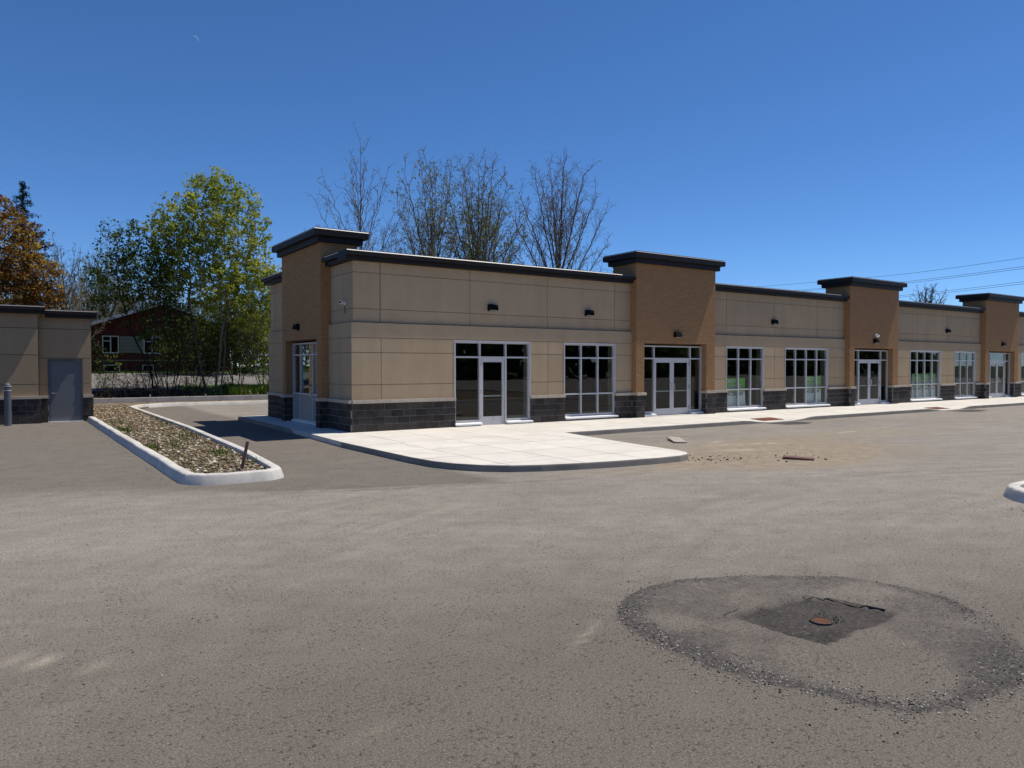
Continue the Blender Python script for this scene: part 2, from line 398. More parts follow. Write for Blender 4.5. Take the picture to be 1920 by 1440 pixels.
# loose material is widest towards the camera-left, camera-right and lower arcs, thin at the far edge
def lobe(c, wdt): dd = np.abs((th-c+180) % 360-180); return np.exp(-(dd/wdt)**2)
strength = .16 + .84*np.clip(lobe(150,30)+.75*lobe(195,26)+.55*lobe(240,24)+.95*lobe(284,26)+.30*lobe(326,26)+.28*lobe(60,40), 0, 1)
width = .07 + .10*np.clip(lobe(160,40)+1.25*lobe(286,26)+.4*lobe(330,24), 0, 1.3)
sd_ = np.where(ins, d, -d*2.4)
rg = np.exp(-((sd_-width*.55)/width)**2)*strength
rg = rg*np.clip(1.9*fbm(px*2.3+3, py*2.3)-.10, .12, 1.05) + np.clip(ins*1.0, 0, 1)*np.clip(.06+2.2*fbm(px*1.9+8, py*1.9)-.95, 0, .50) + .16*np.exp(-(d/.30)**2)*fbm(px*5, py*5)
ring[m] = np.clip(.80*rg*(.75+.6*fbm(px*7, py*7)), 0, 1)
SQ = np.array([(4.78,3.97),(5.83,3.92),(6.06,3.18),(4.89,3.11)])
sx = px + .13*(fbm(px*6, py*6)-.5); sy = py + .13*(fbm(px*6+9, py*6)-.5)
isq = inside(sx, sy, SQ)
dsq = np.full(px.shape, 9.0)
for i in range(4):
    a, b = SQ[i], SQ[(i+1)%4]; ab = b-a
    t = np.clip(((sx-a[0])*ab[0]+(sy-a[1])*ab[1])/(ab@ab), 0, 1)
    dsq = np.minimum(dsq, np.hypot(sx-a[0]-t*ab[0], sy-a[1]-t*ab[1]))
near_side = np.clip((py+.55*px-(3.25+.55*5.3))/.5, -.5, 1)
square[m] = np.where(isq, np.clip(dsq/.05, 0, 1), 0)*(.55+.45*np.clip(1.2*fbm(px*3.1+5, py*3.1)+.25-.25*near_side, 0, 1))
Z[m] = -.022*np.clip(dsq/.03, 0, 1)*isq + .012*ring[m]*(fbm(px*14, py*14)-.2) + .012*ins*np.clip(d/.5, 0, 1)*(fbm(px*2, py*2)-.3)
# sand washed out beside the walkway nose
ss = lambda cx, cy, rx, ry, a: np.exp(-((((X-cx)*math.cos(a)+(Y-cy)*math.sin(a))/rx)**2+((-(X-cx)*math.sin(a)+(Y-cy)*math.cos(a))/ry)**2))
sand = np.clip(1.3*ss(12.6,10.3,1.6,.9,-.5)+.5*ss(15.5,11.5,3.0,1.6,-.4) + .95*ss(14.0,9.8,1.6,1.0,-.4) + .55*ss(16.2,10.6,2.4,1.5,-.3) + .4*ss(18.5,12.5,3,1.0,-.2)+.35*ss(10.4,10.3,2.2,.35,-.3) + .3*ss(22,12.5,3,1,-.3), 0, 1)
pale = np.clip(.95*ss(.53,5.64,.06,.035,-.9) + .45*ss(.44,5.76,.12,.035,-.9) + .55*ss(.13,6.01,.09,.03,-.9) + .3*ss(0,6.15,.16,.04,-.9) + .10*ss(1.65,3.80,.16,.06,.3)+.30*ss(3.55,4.25,.35,.03,.55)
    + .9*ss(15.6,13.2,.25,.06,-.3)+.8*ss(16.4,12.2,.6,.07,-.3)+.7*ss(15.2,12.6,.5,.08,-.35)+.9*ss(21.2,12.9,.7,.05,-.1)+.6*ss(24.0,13.2,1.0,.06,-.1)+.6*ss(14.6,11.6,.5,.14,-.3), 0, 1)
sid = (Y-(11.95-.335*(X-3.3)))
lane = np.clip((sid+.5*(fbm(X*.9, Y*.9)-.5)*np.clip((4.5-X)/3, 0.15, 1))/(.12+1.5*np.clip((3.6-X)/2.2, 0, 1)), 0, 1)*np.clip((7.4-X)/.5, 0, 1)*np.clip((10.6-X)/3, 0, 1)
worn_shade = np.clip(.74*lane+.95*ss(2.8,2.4,7.5,4.6,-.6)+.35*ss(9.0,1.5,5,3,0)+.5*ss(1.0,27,1.2,9,.0)*0, 0, 1)  # lane: darker lift past the seam, lowered further to deepen the end-wall shadow
nx, ny = len(gx), len(gy)
idx = np.arange(nx*ny).reshape(ny, nx)
F = np.stack([idx[:-1,:-1], idx[:-1,1:], idx[1:,1:], idx[1:,:-1]], -1).reshape(-1, 4)
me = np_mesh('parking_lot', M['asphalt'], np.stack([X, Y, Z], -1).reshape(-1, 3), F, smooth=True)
for nm, arr in (('ring', ring), ('square', square), ('sand', sand), ('pale', pale), ('worn_shade', worn_shade)):
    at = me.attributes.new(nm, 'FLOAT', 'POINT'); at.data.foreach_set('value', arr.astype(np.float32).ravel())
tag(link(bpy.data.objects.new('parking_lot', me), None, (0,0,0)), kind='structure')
g = MB(); g.v = [(-2500,-2500,-.35),(2500,-2500,-.35),(2500,2500,-.35),(-2500,2500,-.35)]; g.f = [(0,1,2,3)]
struct('ground', g, M['field'])

# rising garden ground behind the retaining wall
def terr(x, y):
    t = min(max((y-44.3)/14, 0), 1); h = .24 + 1.1*t*t*(3-2*t)*.9 + .25*t
    return h + .05*math.sin(x*1.7+y)*math.sin(y*1.3)
def sheet(name, m, x0, x1, y0, y1, sx, sy, dz=0):
    b = MB(); nxx = int((x1-x0)/sx)+1; nyy = int((y1-y0)/sy)+1
    for j in range(nyy+1):
        for i in range(nxx+1):
            x = x0+(x1-x0)*i/nxx; y = y0+(y1-y0)*j/nyy; b.v.append((x, y, terr(x, y)+dz))
    for j in range(nyy):
        for i in range(nxx):
            a = j*(nxx+1)+i; b.f.append((a, a+1, a+nxx+2, a+nxx+1))
    return struct(name, b, m, smooth=True)
sheet('garden_soil', M['mulch'], -40, 75, 44.25, 50.2, .8, .6)
sheet('gravel_lane', M['lane'], -40, 60, 48.6, 58, .8, .6, .03)
sheet('lawn', M['lawn'], -60, 90, 57.9, 130, 1.5, 1.5, .02)
sheet('garden_verge', M['lawn'], 8.6, 40, 45.6, 50.4, .5, .4, .05)

# pit cover, seam and loose crumbs
t = thing('valve_cover', (5.38,3.47,-.026), 'rusty orange round valve cover in the dark asphalt square', 'valve cover')
b = MB(); pts = 28
for k, (r, z) in enumerate(((.118,-.014),(.118,.002),(.10,.004),(.098,-.002),(.0,-.001))):
    pass
prof = [(.10,-.03),(.10,-.006),(.096,-.003)]
for r, z in prof: b.v += [(5.38+r*math.cos(2*math.pi*i/pts), 3.47+r*math.sin(2*math.pi*i/pts), z) for i in range(pts)]
for j in range(2): b.f += [(j*pts+i, j*pts+(i+1)%pts, (j+1)*pts+(i+1)%pts, (j+1)*pts+i) for i in range(pts)]
b.f.append(tuple(range(2*pts, 3*pts)))
b.build('lid', M['rust'], t)
b = MB()
for r0, r1, z0, z1 in ((.106,.124,-.03,.0),):
    for r, z in ((r0,z0),(r0,z1),(r1,z1),(r1,z0)): b.v += [(5.38+r*math.cos(2*math.pi*i/pts), 3.47+r*math.sin(2*math.pi*i/pts), z) for i in range(pts)]
    for j in range(3): b.f += [(j*pts+i, j*pts+(i+1)%pts, (j+1)*pts+(i+1)%pts, (j+1)*pts+i) for i in range(pts)]
b.build('ring_frame', M['pebble'], t, fixn=True)
b = MB()
for q in range(-3, 4):
    h = math.sqrt(max(.084**2-(q*.024)**2, 0)); b.box(5.38-h, 5.38+h, 3.47+q*.024-.004, 3.47+q*.024+.004, -.004, .001)
tag(b.build('tread_ribs', M['rust'], t), kind='stuff')
t.scale = (.72,.72,.72)

def scatter(name, m, pts, smin, smax, seed, flat=.6, pw=2.5):
    r = np.random.RandomState(seed); n = len(pts)
    base = np.array([(1,0,0),(-1,0,0),(0,1,0),(0,-1,0),(0,0,1),(0,0,-1)], float)
    tri = np.array([(0,2,4),(2,1,4),(1,3,4),(3,0,4),(2,0,5),(1,2,5),(3,1,5),(0,3,5)])
    s = smin+(smax-smin)*r.rand(n)**pw; a = r.rand(n)*6.283
    V = base[None]*(.6+.8*r.rand(n,6,1))*s[:,None,None]; V[:,:,2] *= flat
    ca, sa = np.cos(a)[:,None], np.sin(a)[:,None]
    V = np.stack([V[:,:,0]*ca-V[:,:,1]*sa, V[:,:,0]*sa+V[:,:,1]*ca, V[:,:,2]], -1) + np.asarray(pts)[:,None,:]
    F = (tri[None]+6*np.arange(n)[:,None,None]).reshape(-1,3)
    tint = np.repeat(r.rand(n), 8)
    return np_mesh(name, m, V.reshape(-1,3), F, tint)
r = np.random.RandomState(5)
P = []
while len(P) < 1700:
    i = r.randint(len(RS)); q = RS[i]; a = math.degrees(math.atan2(q[1]-RC[1], q[0]-RC[0])) % 360
    lb = lambda c, wd: math.exp(-((abs((a-c+180) % 360-180))/wd)**2)
    if r.rand() > .10+.9*min(1, lb(150,30)+.8*lb(195,26)+.6*lb(240,24)+lb(284,26)+.25*lb(326,26)): continue
    rad = r.randn()*.08 + .08 - (abs(r.randn())*.22 if r.rand() < .16 else 0)
    dv = (RC-q)/np.hypot(*(RC-q)); p = q+dv*rad+r.randn(2)*.02
    P.append((p[0], p[1], .004))
for _ in range(150): P.append((5.43+abs(r.randn())*.07, 3.49+r.randn()*.07, -.012))
me = scatter('loose_gravel', M['pebble'], P, .003, .010, 6)
tag(link(bpy.data.objects.new('loose_gravel', me), None, (0,0,0)), 'loose dark asphalt crumbs scattered in a ring round the rusty cover', 'gravel', kind='stuff')
P = [(p[0]+r.randn()*.05, p[1]+r.randn()*.05, .003) for p in np.array(P)[r.randint(0, 1700, 1700)]]
for _ in range(2600):
    x = r.uniform(.2, 26); y = r.uniform(.6, 15); P.append((x, y, .002))
me = scatter('pale_grit', M['pebble_pale'], P, .003, .011, 8)
tag(link(bpy.data.objects.new('pale_grit', me), None, (0,0,0)), 'pale grit sprinkled over the asphalt', 'grit', kind='stuff')
P = [(r.uniform(.2, 22), r.uniform(.6, 15), .002) for _ in range(2200)]
P += [(11.9+r.randn()*.5, 4.55+r.randn()*.35, .003) for _ in range(160)]
P += [(2.25-abs(r.randn())*.12, r.uniform(13.5,30.5), .004) for _ in range(420)]
P += [(r.uniform(12.3,14.6), 10.9+r.randn()*.35-.25*0, .006) for _ in range(260)]
me = scatter('dark_grit', M['pebble'], P, .003, .010, 9)
tag(link(bpy.data.objects.new('dark_grit', me), None, (0,0,0)), 'dark crumbs scattered over the asphalt and along the kerbs', 'grit', kind='stuff')
P = [(12.9+r.randn()*.45, 10.75+r.randn()*.3, .01) for _ in range(60)] + [(14.6+r.randn()*.5, 9.9+r.randn()*.3, .01) for _ in range(26)]
me = scatter('soil_clods', M['dirt'], P, .008, .04, 12, .6)
tag(link(bpy.data.objects.new('soil_clods', me), None, (0,0,0)), 'brown soil clods spilled on the sandy ground beyond the walkway nose', 'soil', kind='stuff')
# seam between two asphalt lifts: an irregular hairline strip
def ribbon(name, m, pts, wd, z, seed=1, step=.12):
    rr = random.Random(seed); b = MB(); P = []
    for i in range(len(pts)-1):
        a = Vector(pts[i]+(0,)); c = Vector(pts[i+1]+(0,)); k = max(2, int((c-a).length/step))
        for j in range(k): P.append(a.lerp(c, j/k)+Vector((rr.gauss(0,.018), rr.gauss(0,.018), 0)))
    for i in range(len(P)-1):
        t_ = (P[i+1]-P[max(i-1,0)]).normalized(); nn = Vector((-t_.y, t_.x, 0)); ww = wd*rr.uniform(.25, 1)
        p = P[i]; b.v += [(p.x+nn.x*ww, p.y+nn.y*ww, z), (p.x-nn.x*ww, p.y-nn.y*ww, z)]
    for i in range(len(P)-2): b.f.append((2*i, 2*i+1, 2*i+3, 2*i+2))
    return struct(name, b, m)
ribbon('asphalt_seam', M['pebble'], [(3.3,11.9),(3.8,11.66),(5.42,11.14),(7.2,10.6),(8.8,10.2)], .011, .004, 3)

for q_ in ([(1.55,9.35),(2.05,9.25),(2.6,9.02)],[(.55,8.2),(1.0,8.02),(1.5,7.9),(1.9,7.75)],[(2.45,8.4),(2.75,8.28)],[(9.9,5.75),(10.4,5.3),(10.7,5.05)]): ribbon('scrape_mark', M['pebble_pale'], q_, .0045, .0045, 7, .09)
ribbon('asphalt_crack', M['black'], [(5.80,3.93),(5.93,3.62),(6.0,3.38),(6.07,3.17)], .010, .006, 5, .06)
ribbon('asphalt_crack', M['black'], [(4.77,3.98),(5.05,3.985),(5.22,3.955)], .006, .006, 6, .06)
# ================================================================== WALKWAY
KZ = .13
def walk_z(x, y):
    """top of the walkway, dipping to the lot at two flush ramps"""
    z = KZ
    for c0 in (23.05, 35.5):
        if y < 18.2:
            k = max(0, 1-max(0, abs(x-c0)-.75)/1.3); k = k*k*(3-2*k)
            z -= (KZ-.02)*k*min(1, (18.2-y)/1.65)
    return z
FY = 16.55                                               # front kerb line of the long strip
nose = [(6.82,17.6),(6.86,15.6),(6.90,13.9),(6.98,13.1),(7.16,12.55),(7.48,12.05),(7.90,11.68),(8.45,11.42),(9.2,11.2),(10.1,11.04),(11.1,10.93),(11.75,10.93),(12.12,11.05),(12.34,11.28),(12.45,11.65),(12.56,13.0),(13.06,FY)]
def clip(poly, x0, x1, y0, y1):
    def cut(P, f, g):
        out = []
        for i in range(len(P)):
            a, b_ = P[i], P[(i+1) % len(P)]; fa, fb = f(a), f(b_)
            if fa >= 0: out.append(a)
            if (fa >= 0) != (fb >= 0):
                t_ = fa/(fa-fb); out.append((a[0]+(b_[0]-a[0])*t_, a[1]+(b_[1]-a[1])*t_))
        return out
    for f in (lambda p: p[0]-x0, lambda p: x1-p[0], lambda p: p[1]-y0, lambda p: y1-p[1]):
        if len(poly) < 3: return []
        poly = cut(poly, f, None)
    return poly
def dens0(path, st):
    out = []
    for i in range(len(path)-1):
        a, c = path[i], path[i+1]; k = max(1, int(math.hypot(c[0]-a[0], c[1]-a[1])/st))
        out += [(a[0]+(c[0]-a[0])*j/k, a[1]+(c[1]-a[1])*j/k) for j in range(k)]
    return out+[path[-1]]
body = nose + [(60.6,FY),(60.6,19.95),(8.05,19.95),(8.05,28.7),(7.15,28.7),(7.05,24)]
# kerb: battered outer face with a narrow top lip, standing just outside the slabs
b = MB()
full = dens0(nose, .25) + [(x, FY) for x in np.arange(13.3, 60.6, .35)] + [(60.6,FY),(60.6,19.95)]
full = [(7.05,28.72)] + [(7.0+.05*min(1,max(0,(y-24)/4)), y) for y in np.arange(28.2, 17.8, -.5)] + full
n_ = len(full)
for i in range(n_):
    p0, p1 = full[max(i-1,0)], full[min(i+1,n_-1)]; L_ = math.hypot(p1[0]-p0[0], p1[1]-p0[1]) or 1
    tx, ty = (p1[0]-p0[0])/L_, (p1[1]-p0[1])/L_; nx_, ny_ = ty, -tx            # outward (right of travel)
    x, y = full[i]; z = walk_z(x, y)
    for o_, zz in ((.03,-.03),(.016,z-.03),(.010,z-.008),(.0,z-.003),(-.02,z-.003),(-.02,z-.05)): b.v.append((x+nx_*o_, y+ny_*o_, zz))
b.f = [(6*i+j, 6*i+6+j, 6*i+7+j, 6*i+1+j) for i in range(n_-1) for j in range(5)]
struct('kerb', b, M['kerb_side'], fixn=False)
pave = tag(link(bpy.data.objects.new('pavement', None), None, (8,18,0)), kind='structure')
b = MB().prism(nose+[(13.06,19.95),(8.05,19.95),(7.0,19.95)], 0, KZ-.03)
b.build('bedding', M['kerb_side'], pave)
def slab(poly):
    if len(poly) < 3: return
    b_ = MB(); b_.prism(poly, .0, lambda x, y: walk_z(x, y))
    o = b_.build('paving_slab', M['slab'], pave, loc=(sum(p[0] for p in poly)/len(poly), sum(p[1] for p in poly)/len(poly), 0))
J = .009
xs_n = [6.5, 7.9, 9.35, 10.8, 12.25, 13.8]; ys_n = [10.5, 12.0, 13.5, 15.0, FY]
for i in range(len(xs_n)-1):
    for j in range(len(ys_n)-1):
        slab(clip(nose, xs_n[i]+J, xs_n[i+1]-J, ys_n[j]+J, ys_n[j+1]-J))
side = [(6.82,17.6),(6.84,FY),(8.05,FY),(8.05,28.7),(7.15,28.7),(7.05,24)]
for y0, y1 in zip([FY,18.2,19.9,21.4,22.9,24.4,25.9,27.4],[18.2,19.9,21.4,22.9,24.4,25.9,27.4,28.8]):
    slab(clip(side, 6.5, 8.05-J, y0+J, y1-J))
xs = [8.05] + list(np.arange(9.35, 60.6, 1.45)) + [60.6]
for c0 in (23.05, 35.5): xs += [c0-2.05, c0-.75, c0+.75, c0+2.05]
xs = sorted(xs); xs = [x for i, x in enumerate(xs) if i == 0 or x-xs[i-1] > .35]
for i in range(len(xs)-1):
    for y0, y1 in ((FY,18.2),(18.2,19.95)):
        slab([(xs[i]+J,y0+J*(y0 > FY)),(xs[i+1]-J,y0+J*(y0 > FY)),(xs[i+1]-J,y1-J),(xs[i]+J,y1-J)])
# tactile plates and the dark patches in front of the ramps
for x0, lab in ((22.45,'rusty brown tactile plate set in the nearer dropped kerb'), (34.9,'rusty brown tactile plate set in the farther dropped kerb')):
    zt = walk_z(x0+.6, 17.1)
    t = thing('tactile_plate', (x0+.6,17.1,zt), lab, 'tactile plate', 'tactile plates at the dropped kerbs')
    b = MB(); b.v = [(x0,16.85,walk_z(x0,16.85)+.004),(x0+1.2,16.85,walk_z(x0+1.2,16.85)+.004),(x0+1.2,17.45,walk_z(x0+1.2,17.45)+.004),(x0,17.45,walk_z(x0,17.45)+.004)]
    b.v += [(v[0], v[1], v[2]+.008) for v in b.v]
    b.f = [(0,3,2,1),(4,5,6,7),(0,1,5,4),(1,2,6,5),(2,3,7,6),(3,0,4,7)]
    b.build('plate', M['rust_dark'], t)
    b = MB()
    for i in range(12):
        for j in range(6):
            x = x0+.06+i*.098; y = 16.9+j*.098; z = walk_z(x, y)+.012; b.box(x-.013, x+.013, y-.013, y+.013, z, z+.005)
    tag(b.build('raised_domes', M['rust_dark'], t), kind='stuff')
for x0, y0, x1, y1 in ((22.0,15.45,23.7,16.45),(34.6,15.3,36.9,16.3)):
    b = MB(); b.v = [(x0,y1,.004),(x0+.1,y0+.2,.004),(x0+.9,y0,.004),(x1,y0+.25,.004),(x1-.1,y1-.05,.004)]; b.f = [(0,1,2,3,4)]
    struct('asphalt_patch', b, M['pebble'])
# boards lying on the lot
t = MB(); t.box(-.5,.5,-.17,.17,0,.035); o = t.build('board', M['plank'], loc=(0,0,0)); o.location = (14.82,13.9,.02); o.rotation_euler = (R(2),R(-2),R(55))
tag(o, 'short grey board lying on the asphalt beyond the walkway nose', 'board')
t = MB(); t.box(-.32,.32,-.15,.15,0,.03); o = t.build('board', M['plank_red'], loc=(0,0,0)); o.location = (14.2,9.75,.012); o.rotation_euler = (0,R(2),R(-58))
tag(o, 'reddish brown board half buried in the sand', 'board')

# ================================================================== KERBS
def sweep_kerb(name, path, closed, h=.17, wtop=.16, batter=.07, m=None, parts=None):
    """rounded upright kerb swept along a plan path; left of travel is the outer, battered face"""
    n = len(path); P = [Vector(p+(0,)) for p in path]
    prof = [(0,-.03),(.012,.02),(batter-.010,h-.030),(batter+.002,h-.008),(batter+.022,h),(batter+wtop-.018,h),(batter+wtop-.003,h-.008),(batter+wtop,h-.028),(batter+wtop+.005,-.03)]
    b = MB(); k = len(prof)
    for i in range(n):
        a = P[i-1] if (i > 0 or closed) else P[i]; c = P[(i+1) % n] if (i < n-1 or closed) else P[i]
        t1 = (P[i]-a).normalized() if (P[i]-a).length > 1e-6 else (c-P[i]).normalized()
        t2 = (c-P[i]).normalized() if (c-P[i]).length > 1e-6 else t1
        tt = (t1+t2).normalized(); nn = Vector((tt.y, -tt.x, 0)); sc = 1/max(.5, nn.dot(Vector((t1.y,-t1.x,0))))
        wob = .006*math.sin(i*2.3)+.004*math.sin(i*5.1)
        for d_, z in prof: b.v.append((P[i].x+nn.x*(d_*sc+wob), P[i].y+nn.y*(d_*sc+wob), z+(wob*.7 if z > .05 else 0)))
    for i in range(n if closed else n-1):
        for j in range(k-1):
            a = i*k+j; c = ((i+1) % n)*k+j; b.f.append((a, a+1, c+1, c))
    if not closed:
        b.f.append(tuple(range(k))); b.f.append(tuple(range((n-1)*k+k-1, (n-1)*k-1, -1)))
    o = b.build(name, m or M['kerb'], smooth=True, fixn=True); o.data.set_sharp_from_angle(angle=R(42)); return tag(o, kind='structure')
def dens(path, st):
    out = []
    for i in range(len(path)-1):
        a, c = path[i], path[i+1]; k = max(1, int(math.hypot(c[0]-a[0], c[1]-a[1])/st))
        out += [(a[0]+(c[0]-a[0])*j/k, a[1]+(c[1]-a[1])*j/k) for j in range(k)]
    return out+[path[-1]]
def arc(cx, cy, r_, a0, a1, k=8): return [(cx+r_*math.cos(R(a0+(a1-a0)*i/k)), cy+r_*math.sin(R(a0+(a1-a0)*i/k))) for i in range(k+1)]
# long island: left side (from the side building) round the near end, up the right side, then along the back of the aisle
isl = dens([(2.24,31.0),(2.30,22),(2.36,14.3)], .7)[:-1] + arc(3.02,13.86,.66,178,262,14) + dens([(3.0,13.2),(3.5,13.18)],.4) + arc(3.62,13.72,.54,275,360,14) \
    + dens([(4.18,13.9),(4.42,17),(4.62,24),(4.64,37.2)], .7) + arc(7.6,37.2,2.96,180,96,16)[1:] 
# travel direction has the outer face on its right: reverse gives left; build with path reversed so battered face points out
def outward(path): return path
sweep_kerb('kerb', isl[::-1], False, h=.18)
back = [(7.3,40.15)] + dens([(7.4,40.2),(60,40.4)], 2)
sweep_kerb('kerb', back[::-1], False, h=.16)
# corner island at the right edge of the picture
ISX, ISY = .50, -.13
isr = [(p[0]+ISX, p[1]+ISY) for p in dens([(30,5.55),(13.1,5.42)], 1.5)[:-1] + arc(12.85,4.36,1.08,95,180,18) + dens([(11.76,4.2),(11.7,-9)], 1.5) + dens([(12.5,-10),(29,-10)], 2) + [(30,-9),(30,5.0)]]
sweep_kerb('kerb', isr[::-1], False, h=.17)
b = MB(); b.prism([(p[0]+(.1 if p[0] < 20 else -.1), p[1]-.1 if p[1] > 0 else p[1]+.1) for p in isr], -.02, .07); struct('planting_bed', b, M['bed'])

# gravel bed of the island and behind the side building
bedpoly = [(2.45,13.6),(4.05,13.6),(4.4,17),(4.6,24),(4.62,37.2),(5.6,39.6),(7.4,40.4),(60,40.6),(60,43.9),(-12,43.9),(-12,40.5),(2.5,40.5),(2.5,31.0)]
b = MB()
for y in np.arange(13.6, 44, .3):
    pass
struct('gravel_bed', MB().prism(bedpoly, -.02, .06), M['bed'])
r = np.random.RandomState(21); P = []
while len(P) < 20000:
    y = 13.6 + 27.5*r.rand()**1.25; x0 = 2.5; x1 = 4.12+min(.5, (y-13.6)*.04)
    if y > 31: x0 = 2.5
    x = r.uniform(x0, x1); P.append((x, y, .06+.03*r.rand()+.04*fbm(np.array([x*1.3]), np.array([y*1.3]))[0]))
for _ in range(900): P.append((r.uniform(2.5, 30), r.uniform(40.8, 43.7), .08))
me = scatter('rubble', M['rubble'], P, .010, .075, 22, .40, 5)
tag(link(bpy.data.objects.new('rubble', me), None, (0,0,0)), 'pale broken stones and straw filling the long kerbed island', 'rubble', kind='stuff')
def blades(name, m, pts, h, wd, seed, lean=.5):
    r_ = np.random.RandomState(seed); P_ = np.asarray(pts); n = len(P_); a = r_.rand(n)*6.283; hh = h*(.4+.8*r_.rand(n)); ln = lean*hh*r_.rand(n)
    u = np.stack([np.cos(a), np.sin(a), 0*a], 1)*wd; tip = np.stack([np.cos(a+1.2)*ln, np.sin(a+1.2)*ln, hh], 1)
    V = np.stack([P_-u, P_+u, P_+tip*.6+u*.6, P_+tip], 1).reshape(-1,3)
    F_ = np.arange(4*n).reshape(-1,4); return np_mesh(name, m, V, F_, r_.rand(n))
P = []
for cx, cy, sd2, k in ((2.75,24.5,.16,140),(2.7,18.9,.12,130),(3.9,21.5,.16,100),(4.2,26.5,.12,60),(3.8,17.2,.12,60),(4.02,15.1,.06,25),(3.3,19.6,.15,60),(2.9,28.5,.2,80),(3.1,16,.3,40)):
    for _ in range(k):
        P.append((min(max(cx+r.randn()*sd2, 2.5), 4.4), cy+r.randn()*sd2*3, .07))
me = blades('weeds', M['grass'], P, .16, .012, 3)
tag(link(bpy.data.objects.new('weeds', me), None, (0,0,0)), 'small green weed tufts growing among the island rubble', 'weeds', kind='stuff')
P = [(r.uniform(2.5,4.3), 13.7+26*r.rand(), .09) for _ in range(3800)]
me = blades('straw', M['straw'], P, .06, .006, 4, 4.0)
tag(link(bpy.data.objects.new('straw', me), None, (0,0,0)), 'dry straw strewn over the island rubble', 'straw', kind='stuff')
# stakes
o = MB().box(-.028,.028,-.012,.012,0,.62).build('wooden_stake', M['wood'], loc=(0,0,0)); o.location = (3.52,14.2,.03); o.rotation_euler = (R(4),R(13),R(-30))
tag(o, 'weathered brown wooden stake leaning at the near end of the island', 'stake')
for x, z, h, lean, lab in ((6.16,.2,.28,0,'short pale survey stake by the left of the retaining wall'),(8.98,.2,.24,0,'short pale survey stake below the double trunk maple'),(11.5,.2,.42,-16,'leaning pale survey stake with faded pink ribbon beside the beige plaza'),(11.86,.2,.26,0,'short upright pale stake nearest the beige plaza')):
    t = thing('survey_stake', (x,43.8,z), lab, 'stake', 'survey stakes along the retaining wall')
    q = MB().box(x-.03,x+.03,43.785,43.815,z,z+h).build('stake_body', M['wood_pale'], t)
    if lean:
        MB().box(x-.036,x+.036,43.78,43.82,z+h*.55,z+h*.68).build('ribbon', simple('faded_pink_ribbon', (.45,.16,.15)), t)
        t.rotation_euler = (0, R(lean), 0)
# retaining wall
t = thing('retaining_wall', (12,44.1,0), 'low pale concrete retaining wall along the back of the lot', 'wall')
xx = [-14.5]+list(np.arange(-11.5, 60, 3.0))
for i in range(len(xx)-1): box_obj('wall_section', M['kerb'], t, xx[i]+.006, xx[i+1]-.006, 43.95, 44.25, -.05, .31)

# ================================================================== PLAZA BUILDING
plaza = thing('plaza_building', (8.02,19.94,.0), 'long single storey beige plaza with brown brick towers and dark block base', 'building')
G0, Z0 = .13, 1.05                                    # ground line, top of stone sill
DL, DU, DC = 0.0, .08, .13                             # depth of lower panels, upper panels and backing from the wall line
FYW = 19.94; EXW = 8.02
def W(k, a0, a1, d0, d1):
    """wall frame -> x0,x1,y0,y1 ; 'F' long front (outward -Y), 'E' end wall (outward -X), d grows inward"""
    return (a0, a1, FYW+d0, FYW+d1) if k == 'F' else (EXW+d0, EXW+d1, a0, a1)
def wbox(mb, k, a0, a1, d0, d1, z0, z1, tint=None): mb.box(*W(k, a0, a1, d0, d1), z0, z1, tint)
def wobj(name, m, k, a0, a1, d0, d1, z0, z1, parent=plaza): return box_obj(name, m, parent, *W(k, a0, a1, d0, d1), z0, z1)
core = MB(); groove = MB(); mort = MB()
RT = 5.06
def solid_parts(a0, a1, ops):
    out = []; c = a0
    for o0, o1 in sorted(ops):
        if o0 > c: out.append((c, o0))
        c = o1
    if c < a1: out.append((c, a1))
    return out
def wall_zone(k, a0, a1, ops, jl, ju, hl, hu, hb, skip0=False):
    """panels, blocks and sills of one bay. ops: openings; jl/ju: vertical joints lower/upper; hl/hu: horizontal joints"""
    g_ = .009
    # backing
    tr = DC+.002 if skip0 else 0
    for s0, s1 in solid_parts(a0, a1, ops):
        wbox(groove, k, s0+(tr if s0 == a0 else 0), s1, DC+.002, DC+.25, 0, 2.80)
        wbox(groove, k, s0+(.02 if s0 == a0 and skip0 else 0), s1-(.0 if s1 == a1 else 0), DL+.016, DC, .96, 2.846)
    wbox(groove, k, a0+tr, a1, DC+.002, DC+.25, 2.80, RT)
    wbox(groove, k, a0+(.02 if skip0 else 0), a1, DL+.016, DC, 2.847, 3.27); wbox(groove, k, a0+(.10 if skip0 else 0), a1, DU+.016, DC, 3.271, RT)
    # upper panels
    vs_ = [a0]+list(ju)+[a1]; hs_ = [3.30]+list(hu)+[RT-.004]
    for i in range(len(vs_)-1):
        for j in range(len(hs_)-1):
            if skip0 and i == 0: continue
            wobj('wall_panel', M['stucco'], k, vs_[i]+(g_ if i else .001), vs_[i+1]-(g_ if i < len(vs_)-2 else .001), DU, DU+.015, hs_[j]+g_, hs_[j+1]-g_)
    # continuous band over the openings
    bs = a0
    if not skip0: wobj('wall_panel', M['stucco'], k, bs+.001, a1-.001, DL, DL+.015, hb+.008, 3.284)
    # lower piers
    for s0, s1 in solid_parts(a0, a1, ops):
        vv = [s0]+[x for x in jl if s0+.1 < x < s1-.1]+[s1]; hh = [Z0+.004]+list(hl)+[hb-.004]
        for i in range(len(vv)-1):
            for j in range(len(hh)-1):
                if skip0 and i == 0 and s0 == a0: continue
                wobj('wall_panel', M['stucco'], k, vv[i]+(g_ if i else .001), vv[i+1]-(g_ if i < len(vv)-2 else .001), DL, DL+.015, hh[j]+(g_ if j else 0), hh[j+1]-(g_ if j < len(hh)-2 else .004))
        base(k, s0, s1, -.04, DC)
rb = random.Random(11)
